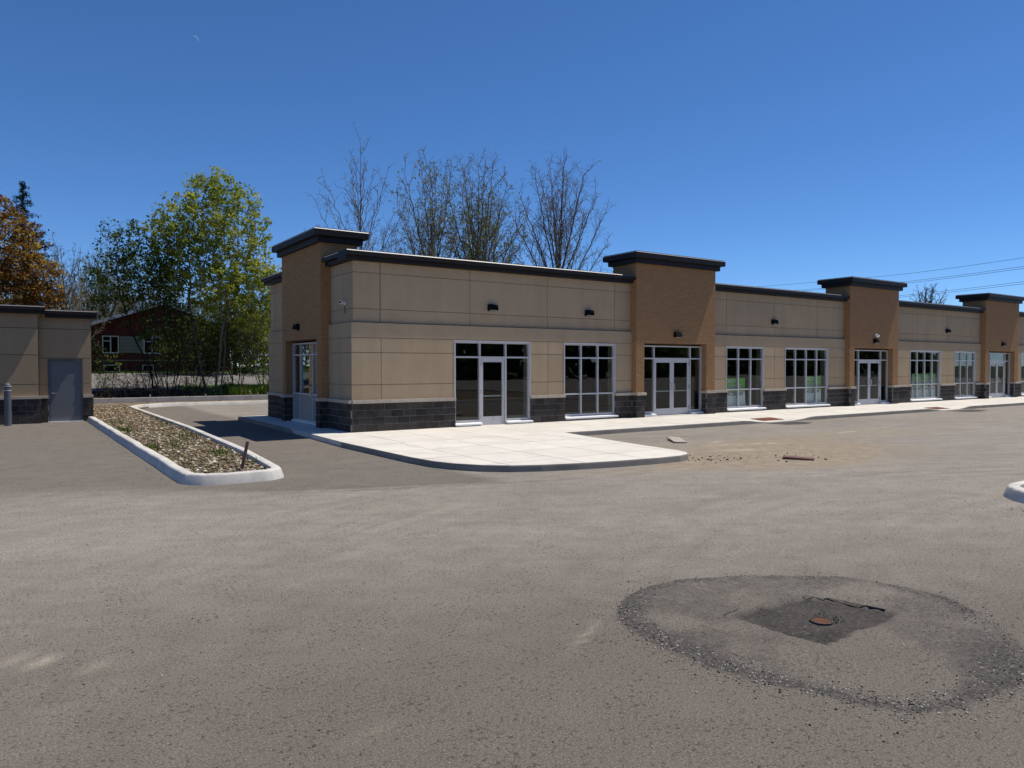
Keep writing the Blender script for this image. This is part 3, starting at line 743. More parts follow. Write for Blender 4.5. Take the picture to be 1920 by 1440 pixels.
def base(k, s0, s1, d0, d1, z0=G0, parent=plaza, mb=None, ov0=0, ov1=0, sill=True, zb=Z0-.10, courses=4, off=0):
    """charcoal block base with a projecting stone sill"""
    mb = mort if mb is None else mb
    wbox(mb, k, s0, s1, d0+.007, d1+.02, z0-.12, zb-.002)
    ch = (zb-z0)/courses; L = .40
    for c in range(courses):
        a = s0-(L/2 if (c+off) % 2 else 0)
        while a < s1-.02:
            p0, p1 = max(a, s0), min(a+L, s1)
            if p1-p0 > .05:
                e0 = .0065 if p0 > s0 else 0; e1 = .0065 if p1 < s1 else 0
                wobj('block', M['cmu'], k, p0+e0-(0.0), p1-e1, d0-rb.choice((0,.003,.006)), d0+.05, z0+c*ch+.0065, z0+(c+1)*ch-.0065, parent)
            a += L
    if sill:
        a = s0-ov0
        while a < s1+ov1-.01:
            p1 = min(a+1.2, s1+ov1)
            if s1+ov1-p1 < .3: p1 = s1+ov1
            wobj('stone_sill', M['sill_stone'], k, a+.002, p1-.002, d0-.05, d1-.03, zb+.002, Z0, parent); a = p1
HL = [1.49, 2.42]; HU = [3.69, 4.73]; HB = 2.85
TW = [18.88, 32.58, 46.28]; TWW = 4.27
bays = [
 (8.02, 18.88, [(11.40,14.27),(15.73,18.05)], [8.93,15.02], [8.95,12.0,15.05,18.1], True),
 (23.15, 32.58, [(24.15,26.52),(28.02,31.19)], [27.27], [24.2,27.33,30.45], False),
 (36.85, 46.28, [(38.49,41.58),(43.15,45.57)], [42.42], [39.3,42.4,45.3], False),
 (50.55, 60.5, [(51.55,53.95),(55.4,58.55)], [54.7], [51.6,54.7,57.8], False)]
for a0, a1, ops, jl, ju, first in bays: wall_zone('F', a0, a1, ops, jl, ju, HL, HU, HB, skip0=first)
wall_zone('E', FYW, 21.80, [], [20.85], [20.85], HL, HU, HB, skip0=True)
wall_zone('E', 25.62, 28.12, [], [27.55], [27.55], HL, HU, HB)
# L-shaped corner panels so no joint shows on the arris
def corner(z0, z1, d, xe=8.93-.009, ye=20.85-.009):
    x0, y0 = EXW+d, FYW+d; i = .015
    q = [(x0,y0),(xe,y0),(xe,y0+i),(x0+i,y0+i),(x0+i,ye),(x0,ye)]
    MB().prism(q, z0, z1).build('wall_panel', M['stucco'], plaza, loc=(x0+.4,y0+.4,(z0+z1)/2))
hh = [Z0+.004]+HL+[HB-.004]
for j in range(3): corner(hh[j]+(.011 if j else 0), hh[j+1]-(.011 if j < 2 else .004), DL)
corner(HB+.008, 3.284, DL, 18.879, 21.779)
hh = [3.30]+HU+[RT-.004]
for j in range(3): corner(hh[j]+.011, hh[j+1]-.011, DU)
groove.build('wall_backing', M['groove'], plaza)
tag(mort.build('block_mortar', M['block_mortar'], plaza), kind='stuff')
# shell, floor and roof
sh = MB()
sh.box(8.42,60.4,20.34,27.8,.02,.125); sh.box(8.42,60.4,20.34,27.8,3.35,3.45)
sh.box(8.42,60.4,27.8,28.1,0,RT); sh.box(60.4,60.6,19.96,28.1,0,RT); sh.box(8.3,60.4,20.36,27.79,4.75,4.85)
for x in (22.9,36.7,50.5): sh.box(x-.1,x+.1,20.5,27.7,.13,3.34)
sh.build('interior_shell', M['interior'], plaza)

# ---- brick towers
def bricks(mb, k, a0, a1, d, z0, z1, holes=(), seed=0, thick=.012):
    rr = random.Random(seed); L, H = .21, .0765; n = int((z1-z0)/H)
    for c in range(n+1):
        b0 = z0+c*H; b1 = min(b0+H-.009, z1)
        if b1-b0 < .02: continue
        a = a0-(L/2 if c % 2 else 0)
        while a < a1-.005:
            p0, p1 = max(a, a0), min(a+L-.009, a1); a += L
            segs = [(p0, p1)]
            for h0, h1, hz in holes:
                if b0 < hz:
                    ns = []
                    for s in segs:
                        if s[1] <= h0 or s[0] >= h1: ns.append(s)
                        else:
                            if s[0] < h0: ns.append((s[0], h0))
                            if s[1] > h1: ns.append((h1, s[1]))
                    segs = ns
            for s in segs:
                if s[1]-s[0] > .02: wbox(mb, k, s[0], s[1], d-rr.choice((0,.0015,.003)), d+thick, b0, b1, rr.random())
def cap_ring(mb, st, x0, x1, y0, y1, z0, z1, z2, o1, o2):
    """two-step flashing cap: lower fascia out by o1, upper out by o2, folded edge with sun glare in its colour"""
    mb.box(x0-o1, x1+o1, y0-o1, y1+o1, z0, z1); mb.box(x0-o2, x1+o2, y0-o2, y1+o2, z1+.002, z2)
    mb.box(x0-o2+.031, x1+o2-.031, y0-o2+.031, y1+o2-.031, z2+.001, z2+.045)
    st.extr([(y0-o2+.002,z2+.001),(y0-o2+.030,z2+.028),(y0-o2+.030,z2+.001)], 'x', x0-o2+.004, x1+o2-.004)
    st.extr([(x0-o2+.002,z2+.001),(x0-o2+.030,z2+.028),(x0-o2+.030,z2+.001)], 'y', y0-o2+.052, y1+o2-.004)
TF = -.24                                              # tower face, proud of the wall line
def tower(k, t0, h0, h1, back, seed):
    t1 = t0+TWW if k == 'F' else 25.62
    zt = 5.80
    bk = MB(); cr = MB(); loc_c = []
    fd = TF+.012
    # solid core: piers, lintel
    for p0, p1 in ((t0+.012, h0-.012), (h1+.012, t1-.012)): wbox(cr, k, p0, p1, fd, DC+.2, Z0-.02, 2.86)
    wbox(cr, k, t0+.012, t1-.012, fd, back-.012, 2.872, zt)
    wbox(cr, k, h0-.011, h1+.011, fd+.0, DC+.2, 2.862, 2.8715)
    cr.build('tower_core', M['mortar'], plaza)
    bricks(bk, k, t0, t1, TF, Z0+.002, zt, [(h0, h1, 2.86)], seed)
    # returns: side faces and the reveal of the doorway
    other = 'E' if k == 'F' else 'F'
    def side(a_face, d0, d1, z0, z1, outward):
        """bricks on a face normal to the wall direction a"""
        L, H = .21, .0765; rr = random.Random(seed+int(d0*10)); n = int((z1-z0)/H)
        for c in range(n+1):
            b0 = z0+c*H; b1 = min(b0+H-.009, z1)
            if b1-b0 < .02: continue
            a = d0-(L/2 if c % 2 else 0)
            while a < d1-.005:
                p0, p1 = max(a, d0), min(a+L-.009, d1); a += L
                if p1-p0 > .02:
                    e = rr.choice((0,.0015,.003))
                    lo, hi = (a_face-e, a_face+.012) if outward < 0 else (a_face-.012, a_face+e)
                    wbox(bk, k, lo, hi, p0, p1, b0, b1, rr.random())
    side(t0, TF+.0125, back if k == 'F' else back, Z0+.002, zt, -1)
    side(t1, TF+.0125, back, Z0+.002, zt, +1)
    side(h1, TF+.0125, DC-.02, Z0+.002, 2.86, -1); side(h0, TF+.0125, DC-.02, Z0+.002, 2.86, +1)
    o = bk.build('brick_face', M['brick'], plaza); o['kind'] = 'stuff'
    # pier bases
    mb = MB()
    base(k, t0, h0, TF-.04, DC, ov0=.0, ov1=.05, off=0, mb=mb); base(k, h1, t1, TF-.04, DC, ov0=.05, ov1=.0, off=1, mb=mb)
    # block returns seen at the jambs and outer sides
    for a_in, a_out in ((t0, t0+.05), (h1, h1+.05)):
        for c in range(4):
            ch = (Z0-.10-G0)/4
            wobj('block', M['cmu'], k, a_in-.004, a_in+.03, TF+.012, DC-.03 if a_in == h1 else -.045, G0+c*ch+.005, G0+(c+1)*ch-.005)
    for a_out in (t1,):
        for c in range(4):
            ch = (Z0-.10-G0)/4
            wobj('block', M['cmu'], k, a_out-.03, a_out+.004, TF+.012, -.045, G0+c*ch+.005, G0+(c+1)*ch-.005)
    tag(mb.build('block_mortar', M['block_mortar'], plaza), kind='stuff')
    # threshold under the entrance
    wobj('threshold', M['slab'], k, h0, h1, TF+.02, DC+.22, .0, .145)
    c = MB(); s_ = MB()
    x0, x1, y0, y1 = W(k, t0, t1, TF, back)
    cap_ring(c, s_, x0, x1, y0, y1, zt-.02, zt+.155, zt+.34, .13, .27)
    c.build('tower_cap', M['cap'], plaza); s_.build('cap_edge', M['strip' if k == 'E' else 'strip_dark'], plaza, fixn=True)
for i, t0 in enumerate(TW): tower('F', t0, t0+.40, t0+3.77, 1.05, 40+i)
tower('E', 21.78, 22.15, 25.27, .95, 50)

# ---- roof edge between the towers
def roof_edge(a0, a1, k='F', ret=None):
    c = MB(); s_ = MB(); f = DU
    wbox(c, k, a0, a1, f-.17, f+.45, RT, RT+.115)
    wbox(c, k, a0, a1, f-.28, f+.45, RT+.117, RT+.235)
    wbox(c, k, a0, a1, f-.25, f+.40, RT+.236, RT+.275)
    ax = 'x' if k == 'F' else 'y'; o = FYW if k == 'F' else EXW
    s_.extr([(o+f-.279,RT+.236),(o+f-.251,RT+.262),(o+f-.251,RT+.236)], ax, a0+.004, a1-.004)
    return c, s_
for a0, a1 in ((EXW+DU-.28, TW[0]-.002), (TW[0]+TWW+.002, TW[1]-.002), (TW[1]+TWW+.002, TW[2]-.002), (TW[2]+TWW+.002, 60.7)):
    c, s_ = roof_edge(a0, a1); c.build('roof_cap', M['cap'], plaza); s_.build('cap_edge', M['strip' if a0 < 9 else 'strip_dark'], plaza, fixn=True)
for a0, a1 in ((FYW+DU+.452, 21.778), (25.625, 28.36)):
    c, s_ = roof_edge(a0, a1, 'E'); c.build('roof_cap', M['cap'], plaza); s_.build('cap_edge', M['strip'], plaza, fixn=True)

# ---- glazing
MW = .052
def frame(name, k, verts, rails, d0, d1, doors=(), mat=None):
    """aluminium storefront frame. verts: centres of uprights (first/last are edges); rails: per column list of rail centres"""
    mb = MB(); zb, zt = rails['zb'], rails['zt']
    for i, v in enumerate(verts):
        lo, hi = (v, v+MW) if i == 0 else ((v-MW, v) if i == len(verts)-1 else (v-MW/2, v+MW/2))
        bot = .146 if (i in doors or i-1 in doors) else zb
        wbox(mb, k, lo, hi, d0, d1, bot, zt)
    o = None; cols = []
    for i in range(len(verts)-1):
        lo = verts[i]+(MW if i == 0 else MW/2); hi = verts[i+1]-(MW if i == len(verts)-2 else MW/2)
        zs = [zt-MW/2]+[z for z in rails['mid'] if not (i in doors and z < 2.0)]
        if i not in doors: zs.append(zb+MW/2)
        for z in zs: wbox(mb, k, lo+.0005, hi-.0005, d0+.004, d1-.004, z-MW/2, z+MW/2)
        cols.append((i, lo, hi, zs))
    o = mb.build(name, M['alu'], plaza)
    for i, lo, hi, zs in cols:
        for z1, z0 in zip(zs[:-1], zs[1:]):
            wobj('pane', rails.get('low', M['glass']) if (z1 < 1.2 and rails.get('low')) else M['glass'], k, lo-.003, hi+.003, d0+.045, d0+.057, z0+MW/2-.003, z1-MW/2+.003, o)
    return o
def metal_sill(k, a0, a1, d_out, d_in, z_out, z_in, parent):
    mb = MB(); o = FYW if k == 'F' else EXW
    mb.extr([(o+d_in,z_in),(o+d_in,z_out-.05),(o+d_out,z_out-.05),(o+d_out,z_out)], 'x' if k == 'F' else 'y', a0, a1)
    return mb.build('sill', M['sillmetal'], parent, fixn=True)
def window(a0, a1, n):
    vs_ = [a0+(a1-a0)*i/n for i in range(n+1)]
    o = frame('window', 'F', vs_, dict(zb=.30, zt=2.80, mid=[2.31, 1.05]), .03, .14)
    metal_sill('F', a0-.0, a1+.07, -.12, .10, .245, .298, o)
    wobj('window_plinth', M['block_mortar'], 'F', a0, a1, .0, .36, .02, .205)
    # pale trim round the opening
    tb = MB(); wbox(tb, 'F', a0-.022, a1+.022, -.012, .03, 2.80, 2.838); wbox(tb, 'F', a0-.022, a0+.012, -.012, .029, 1.05, 2.799); wbox(tb, 'F', a1-.012, a1+.022, -.012, .029, 1.05, 2.799)
    tb.build('window_trim', M['alu'], o)
for a0, a1, n in ((15.73,18.05,3),(24.15,26.52,3),(28.02,31.19,4),(38.49,41.58,4),(43.15,45.57,3),(51.55,53.95,3),(55.4,58.55,4)): window(a0, a1, n)
def door(k, a0, a1, d0, hinge, pull, ztop=2.285, label=None):
    """glazed aluminium door leaf: stiles, rails, pane, hinges, pull handle, push bar"""
    z0 = .155; st = .10; mb = MB()
    wbox(mb, k, a0, a0+st, d0, d0+.045, z0, ztop); wbox(mb, k, a1-st, a1, d0, d0+.045, z0, ztop)
    wbox(mb, k, a0+st+.0005, a1-st-.0005, d0+.002, d0+.043, ztop-.13, ztop); wbox(mb, k, a0+st+.0005, a1-st-.0005, d0+.002, d0+.043, z0, z0+.25)
    o = mb.build('door', M['alu'], plaza)
    wobj('pane', M['glass'], k, a0+st-.004, a1-st+.004, d0+.018, d0+.028, z0+.246, ztop-.126, o)
    h = a0 if hinge < 0 else a1
    for z in (.42, 1.22, 2.12): wobj('hinge', M['alu_dark'], k, h-.018, h+.018, d0-.014, d0+.001, z-.07, z+.07, o)
    pa = a1-st/2 if pull > 0 else a0+st/2
    def wp(a, d, z): q = W(k, a, a, d, d); return (q[0], q[2], z)
    sg = -pull
    MB().tube([wp(pa,d0,1.36),wp(pa,d0-.055,1.36),wp(pa+sg*.03,d0-.065,1.34),wp(pa+sg*.03,d0-.065,1.10),wp(pa,d0-.055,1.08),wp(pa,d0,1.08)], .013, 8).build('handle', M['chrome'], o)
    wobj('lock', M['chrome'], k, pa-.02, pa+.02, d0-.006, d0+.001, .97, 1.01, o)
    wobj('push_bar', M['alu'], k, a0+st+.002, a1-st-.002, d0+.05, d0+.085, 1.045, 1.085, o)
    return o
# first entrance, single door between two sidelights
o = frame('entrance_frame', 'F', [11.40,12.34,13.33,14.27], dict(zb=.26, zt=2.80, mid=[2.31]), .03, .14, doors=(1,))
metal_sill('F', 11.38, 12.36, -.12, .10, .21, .258, o); metal_sill('F', 13.32, 14.33, -.12, .10, .21, .258, o)
tb = MB(); wbox(tb, 'F', 11.378, 14.292, -.012, .03, 2.80, 2.838); wbox(tb, 'F', 11.378, 11.412, -.012, .029, 1.05, 2.799); wbox(tb, 'F', 14.258, 14.292, -.012, .029, .28, 2.799)
tb.build('entrance_trim', M['alu'], o)
wobj('threshold', M['slab'], 'F', 11.40, 14.27, .0, .36, .0, .146)
door('F', 12.34+MW/2+.006, 13.33-MW/2-.006, .06, -1, +1)
# tower entrances, double doors
for t0 in TW:
    vs_ = [t0+.40, t0+1.15, t0+3.12, t0+3.77]
    o = frame('entrance_frame', 'F', vs_, dict(zb=.26, zt=2.80, mid=[2.31]), .0, .11, doors=(1,))
    metal_sill('F', vs_[0]+.002, vs_[1]+.02, -.12, .07, .21, .258, o); metal_sill('F', vs_[2]-.02, vs_[3]-.002, -.12, .07, .21, .258, o)
    mid = (vs_[1]+vs_[2])/2
    door('F', vs_[1]+MW/2+.005, mid-.003, .03, -1, +1); door('F', mid+.003, vs_[2]-MW/2-.005, .03, +1, -1)
# end-wall entrance with pale lower panels
E0 = [22.15,23.25,24.48,25.27]
o = frame('entrance_frame', 'E', E0, dict(zb=.20, zt=2.80, mid=[2.40,1.10], low=M['panel']), .0, .11)
wobj('sill', M['sillmetal'], 'E', E0[0], E0[3], -.06, -.002, .15, .20, o)
wobj('handle', M['chrome'], 'E', 23.30, 23.33, -.05, -.004, 1.0, 1.3, o)

# ---- wall lamps and cameras (hang on the building, so things of their own)
def lamp(k, a, d, z, lab):
    q = W(k, a, a, d, d); t = thing('wall_lamp', (q[0], q[2], z), lab, 'wall lamp', 'black wall lamps on the plaza')
    def ext(prof, a0, a1, name, m):
        o_ = FYW if k == 'F' else EXW
        MB().extr([(o_+d+dd, z+zz) for dd, zz in prof], 'x' if k == 'F' else 'y', a0, a1).build(name, m, t, fixn=True)
    ext([(-.002,.115),(-.10,.105),(-.145,-.03),(-.145,-.06),(-.002,-.095)], a-.165, a+.165, 'housing', M['black'])
    ext([(-.03,-.091),(-.13,-.066),(-.13,-.080),(-.03,-.106)], a-.13, a+.13, 'lens', M['lens'])
    ext([(-.001,.13),(-.001,-.11),(-.012,-.11),(-.012,.13)], a-.09, a+.09, 'back_plate', M['black'])
lamp('F', 12.82, DU, 3.89, 'black wall lamp above the single glass door')
lamp('F', 16.86, DU, 3.88, 'black wall lamp above the three-pane window beside the first front tower')
lamp('F', 20.98, TF, 3.20, 'black wall lamp above the double doors of the nearest front tower')
lamp('F', 27.29, DU, 3.91, 'black wall lamp on the beige wall between the two leasing sign windows')
lamp('F', 34.72, TF, 3.22, 'black wall lamp below the white camera on the middle tower')
lamp('F', 42.45, DU, 3.92, 'black wall lamp on the beige bay between the middle and last towers')
lamp('F', 48.42, TF, 3.28, 'black wall lamp on the farthest brick tower')
lamp('E', 23.93, TF, 3.29, 'black wall lamp on the shaded end tower above its glazed door')
t = thing('security_camera', (8.02+DU,20.60,3.87), 'white bullet camera on the shaded end wall near the corner', 'camera')
MB().tube([(8.10,20.60,3.87),(8.06,20.60,3.87)], .065, 14).build('mount', M['white_plastic'], t)
MB().tube([(8.07,20.60,3.87),(8.00,20.56,3.90)], .02, 8).build('arm', M['white_plastic'], t)
MB().tube([(8.05,20.63,3.90),(7.88,20.46,3.88)], .05, 14).build('body', M['white_plastic'], t)
MB().tube([(7.882,20.462,3.88),(7.873,20.453,3.8795)], .035, 12).build('lens', M['black'], t)
MB().tube([(8.085,20.60,3.81),(8.085,20.59,3.66),(8.085,20.57,3.58)], .008, 6).build('cable', M['black'], t)
t = thing('security_camera', (34.72,FYW+TF,3.52), 'white dome camera above the lamp on the middle tower', 'camera')
MB().tube([(34.72,FYW+TF,3.52),(34.72,FYW+TF-.10,3.52)], .06, 12).build('mount', M['white_plastic'], t)
MB().tube([(34.72,FYW+TF-.12,3.53),(34.72,FYW+TF-.12,3.49),(34.72,FYW+TF-.12,3.44),(34.72,FYW+TF-.12,3.40)], [.10,.105,.08,.03], 14).build('dome', M['white_plastic'], t)

# ---- leasing signs behind the glass
def text(body, size, m, parent, loc, name='lettering', align='CENTER'):
    cu = bpy.data.curves.new(name, 'FONT'); cu.body = body; cu.size = size; cu.align_x = align; cu.extrude = .001; cu.space_character = .95; cu.offset = .004
    tmp = bpy.data.objects.new('tmp', cu); col.objects.link(tmp)
    bpy.context.view_layer.update()
    me_ = bpy.data.meshes.new_from_object(tmp.evaluated_get(bpy.context.evaluated_depsgraph_get())); me_.name = name
    bpy.data.objects.remove(tmp); bpy.data.curves.remove(cu)
    me_.materials.clear(); me_.materials.append(m)
    o_ = link(bpy.data.objects.new(name, me_), parent, loc); o_.rotation_euler = (R(90),0,0); return o_
def sign(x0, x1, zb, zm, zt, y, lab, mirror=False):
    c = (x0+x1)/2; wd = x1-x0
    t_ = thing('leasing_sign', (c,y,zb), lab, 'sign', 'leasing signs in the shop windows')
    MB().box(x0,x1,y,y+.008,zm,zt).build('green_board', M['sign_green'], t_)
    MB().box(x0-.0,x1+.0,y+.0,y+.008,zm-.10,zm-.002).build('logo_band', simple('sign_logo_band', (.30,.42,.06)), t_)
    b_ = MB(); b_.prism([(x0-.05,zb),(x1+.05,zb),(x1,zm-.102),(x0,zm-.102)], 0, .008)
    b_.v = [(v[0], y+v[2], v[1]) for v in b_.v]; b_.build('phone_board', M['sign_white'], t_, fixn=True)
    text('NOW', (zt-zm)*.50, M['sign_white'], t_, (c-.08*wd, y-.004, zm+(zt-zm)*.56))
    text('LEASING', (zt-zm)*.46, M['sign_white'], t_, (c, y-.004, zm+(zt-zm)*.10))
    text('647-230-4047', wd*.155, M['sign_ink'], t_, (c, y-.004, zb+(zm-zb)*.62), 'phone_number')
sign(24.20, 25.55, .36, 1.06, 1.52, 20.13, 'green and white leasing sign behind the left pane of the three-pane window')
sign(29.70, 30.95, .36, 1.06, 1.56, 20.13, 'green and white leasing sign in the four-pane window left of the middle tower')
sign(39.05, 40.05, .36, 1.02, 1.62, 20.13, 'left of three green leasing signs in the window right of the middle tower')
sign(40.12, 40.75, .36, 1.02, 1.62, 20.13, 'middle of three green leasing signs in the window right of the middle tower')
sign(40.85, 41.45, .36, 1.02, 1.62, 20.13, 'right of three green leasing signs in the window right of the middle tower')

# ================================================================== SIDE BUILDING (left)
sb = thing('side_building', (0,30.9,0), 'small beige service building with grey steel door at the left edge', 'building')
FYW, EXW = 30.9, 2.42                                   # wall frame now refers to this building
sbm = MB(); sgv = MB()
def sb_panels(a0, a1, d, zt, ops, hs, zb0):
    hh = [zb0]+hs+[zt]
    for s0, s1 in solid_parts(a0, a1, ops):
        for j in range(len(hh)-1): wobj('wall_panel', M['stucco_side'], 'F', s0+.001, s1-.001, d, d+.05, hh[j]+(.011 if j else .002), min(hh[j+1]-(.011 if j < len(hh)-2 else 0), 9), sb)
    return
ZT = 3.80
sgv.box(-9,.78,30.952,31.4,0,ZT+.1); sgv.box(.80,1.08,31.252,31.6,0,ZT); sgv.box(2.15,2.40,31.252,31.6,0,ZT); sgv.box(1.08,2.15,31.252,31.6,2.25,ZT)
sgv.box(2.0,2.40,31.6,40.3,0,ZT); sgv.box(-9,2.0,40,40.3,0,ZT); sgv.box(-9,2.3,31.6,40,ZT-.4,ZT-.3)
sgv.build('wall_backing', M['stucco_side'], sb)
HS = [1.38, 2.42, 3.36]
sb_panels(-9, .78, .0, ZT+.1, [], HS, .97)
sb_panels(.80, 2.42, .30, ZT, [(1.08,2.15)], [1.38], .97) if False else None
for s0, s1 in ((.80,1.075),(2.155,2.42)):
    for j, (za, zc) in enumerate(((.97,1.38),(1.38,2.31))): wobj('wall_panel', M['stucco_side'], 'F', s0+.001, s1-.001, .30, .35, za+.004, zc-.011, sb)
for za, zc in ((2.31,3.36),(3.36,ZT)): wobj('wall_panel', M['stucco_side'], 'F', .80, 2.42-.001, .30, .35, za+.011, zc-.005, sb)
for y0 in np.arange(31.27, 40.2, 3.0):
    for za, zc in ((.97,1.38),(1.38,2.42),(2.42,3.36),(3.36,ZT)): box_obj('wall_panel', M['stucco_side'], sb, 2.402, 2.44, y0, min(y0+2.98, 40.3), za+.01, zc-.01)
def sb_base(a0, a1, d, off=0):
    base('F', a0, a1, d, d+.10, z0=.0, parent=sb, mb=sbm, sill=False, zb=.87, courses=4, off=off)
    wobj('stone_sill', M['sill_stone'], 'F', a0, a1, d-.05, d+.14, .872, .968, sb)
sb_base(-9.0, .86, -.06); sb_base(2.155, 2.48, .24, 1); sb_base(.862, 1.075, .24, 1)
for c in range(4): box_obj('block', M['cmu'], sb, .83, .864, 30.9, 31.13, c*.2175+.005, (c+1)*.2175-.005)
tag(sbm.build('block_mortar', M['block_mortar'], sb), kind='stuff')
c = MB(); s_ = MB()
for x0, x1, y0, zz in ((-9.2,1.0,30.62,ZT+.06), (1.002,2.62,30.92,ZT-.04)):
    c.box(x0,x1,y0+.09,y0+.8,zz,zz+.12); c.box(x0,x1,y0,y0+.8,zz+.122,zz+.235); c.box(x0,x1-.03,y0+.05,y0+.75,zz+.236,zz+.27)
    s_.extr([(y0+.002,zz+.236),(y0+.048,zz+.266),(y0+.048,zz+.236)], 'x', x0+.004, x1-.004)
c.box(2.2,2.62,31.722,40.5,ZT-.04,ZT+.195)
c.build('roof_cap', M['cap'], sb); s_.build('cap_edge', M['strip_dark'], sb, fixn=True)
mb = MB()
for x0, x1, z0, z1 in ((1.08,1.13,.02,2.25),(2.10,2.15,.02,2.25),(1.131,2.099,2.20,2.25)): mb.box(x0,x1,31.16,31.26,z0,z1)
mb.build('door_frame', M['steel_frame'], sb)
d_ = box_obj('steel_door', M['steel_door'], sb, 1.136, 2.094, 31.20, 31.245, .03, 2.196)
box_obj('threshold', M['sillmetal'], sb, 1.06, 2.16, 31.10, 31.19, .0, .028)
MB().tube([(1.21,31.20,1.05),(1.21,31.17,1.05)], .03, 10).build('lock_plate', M['chrome'], d_)
MB().tube([(1.21,31.165,1.05),(1.21,31.14,1.05),(1.25,31.135,1.05),(1.34,31.135,1.045)], .012, 8).build('lever', M['chrome'], d_)
for z in (.4,1.15,1.95): box_obj('hinge', M['steel_frame'], d_, 2.085, 2.105, 31.15, 31.20, z-.06, z+.06)
t = thing('bollard', (-.13,30.25,0), 'round grey steel bollard at the far left beside the service building', 'bollard')
MB().tube([(-.13,30.25,0),(-.13,30.25,1.30)], .105, 20).build('post', M['bollard'], t, smooth=False)
MB().tube([(-.13,30.25,1.30),(-.13,30.25,1.38),(-.13,30.25,1.43),(-.13,30.25,1.45)], [.108,.104,.07,.012], 20).build('cap', M['bollard'], t, smooth=True)
for z in (1.19, 1.33): MB().tube([(-.13,30.25,z),(-.13,30.25,z+.018)], .110, 20).build('band', M['white_plastic'], t)
# ================================================================== TREES
def unit(v): return v/np.maximum(np.linalg.norm(v, axis=-1, keepdims=True), 1e-9)
def grow(seed, stems, att, D=.35, di=3.0, dk=.55, up=.12, maxn=3200, maxit=150):
    """space colonisation: stems are polylines, att the points the crown reaches for"""
    r = np.random.RandomState(seed); pos = np.zeros((maxn+400, 3)); par = np.full(maxn+400, -1); n = 0
    for st in stems:
        prev = -1
        for p in st:
            pos[n] = p; par[n] = prev; prev = n; n += 1
    n0 = n
    A = att.copy(); nd = np.full(len(A), 1e9); ni = np.zeros(len(A), int); alive = np.ones(len(A), bool)
    def upd(a, b):
        dd = np.linalg.norm(A[:,None,:]-pos[None,a:b,:], axis=2); j = dd.argmin(1); m = dd[np.arange(len(A)), j]
        k = m < nd; nd[k] = m[k]; ni[k] = j[k]+a
    upd(0, n); last = {}
    for it in range(maxit):
        act = alive & (nd < di)
        if not act.any():
            if not alive.any(): break
            di *= 1.5
            if di > 30: break
            continue
        ii = np.where(act)[0]; tgt = ni[ii]; dirs = unit(A[ii]-pos[tgt])
        u, inv = np.unique(tgt, return_inverse=True); acc = np.zeros((len(u), 3)); np.add.at(acc, inv, dirs)
        acc = unit(acc) + np.array([0,0,up]) + r.randn(len(u), 3)*.10
        new = pos[u] + unit(acc)*D; s = n
        for q in range(len(u)):
            if n >= maxn: break
            k = int(u[q]); l = last.get(k)
            if l is not None and np.linalg.norm(l-new[q]) < .35*D:
                w_ = ii[inv == q]; alive[w_[nd[w_].argmin()]] = False; continue
            pos[n] = new[q]; par[n] = k; last[k] = new[q]; n += 1
        if n == s: 
            if not alive.any(): break
            continue
        upd(s, n); alive &= nd > dk
        if n >= maxn: break
    pos = pos[:n]; par = par[:n]
    for _ in range(3):
        cs = np.zeros((n, 3)); cc = np.zeros(n); k = np.where(par >= 0)[0]
        np.add.at(cs, par[k], pos[k]); np.add.at(cc, par[k], 1)
        mv = (par >= 0) & (cc > 0) & (np.arange(n) >= n0)
        pos[mv] = .5*pos[mv] + .25*pos[par[mv]] + .25*cs[mv]/cc[mv][:,None]
    return pos, par
def twigs(pos, par, rad, seed, lim, L, k, up=.5):
    """fine side shoots on every thin limb"""
    r = np.random.RandomState(seed+7); s = np.where((rad < lim) & (par >= 0))[0]; s = np.repeat(s, k); s = s[r.rand(len(s)) < .85]
    d = unit(unit(pos[s]-pos[par[s]])*.6 + unit(r.randn(len(s),3))*.9 + np.array([0,0,up])); ll = (L*(.35+.9*r.rand(len(s))))[:,None]
    n = len(pos); m = len(s); a = pos[s]+d*ll*.5; d2 = unit(d+r.randn(m,3)*.3+np.array([0,0,up*.3])); b = a+d2*ll*.5
    ext = s[r.rand(m) < .55]
    P = np.concatenate([pos, a, b]); Q = np.concatenate([par, s, n+np.arange(m)])
    # a forked tip on every shoot
    d3 = unit(d2+r.randn(m,3)*.6); c = a+d3*ll*.4
    return np.concatenate([P, c]), np.concatenate([Q, n+np.arange(m)])
def radii(pos, par, tip, p=2.4):
    n = len(pos); acc = np.zeros(n)
    for i in range(n-1, -1, -1):
        acc[i] = max(acc[i], tip**p)
        if par[i] >= 0: acc[par[i]] += acc[i]
    return acc**(1/p)
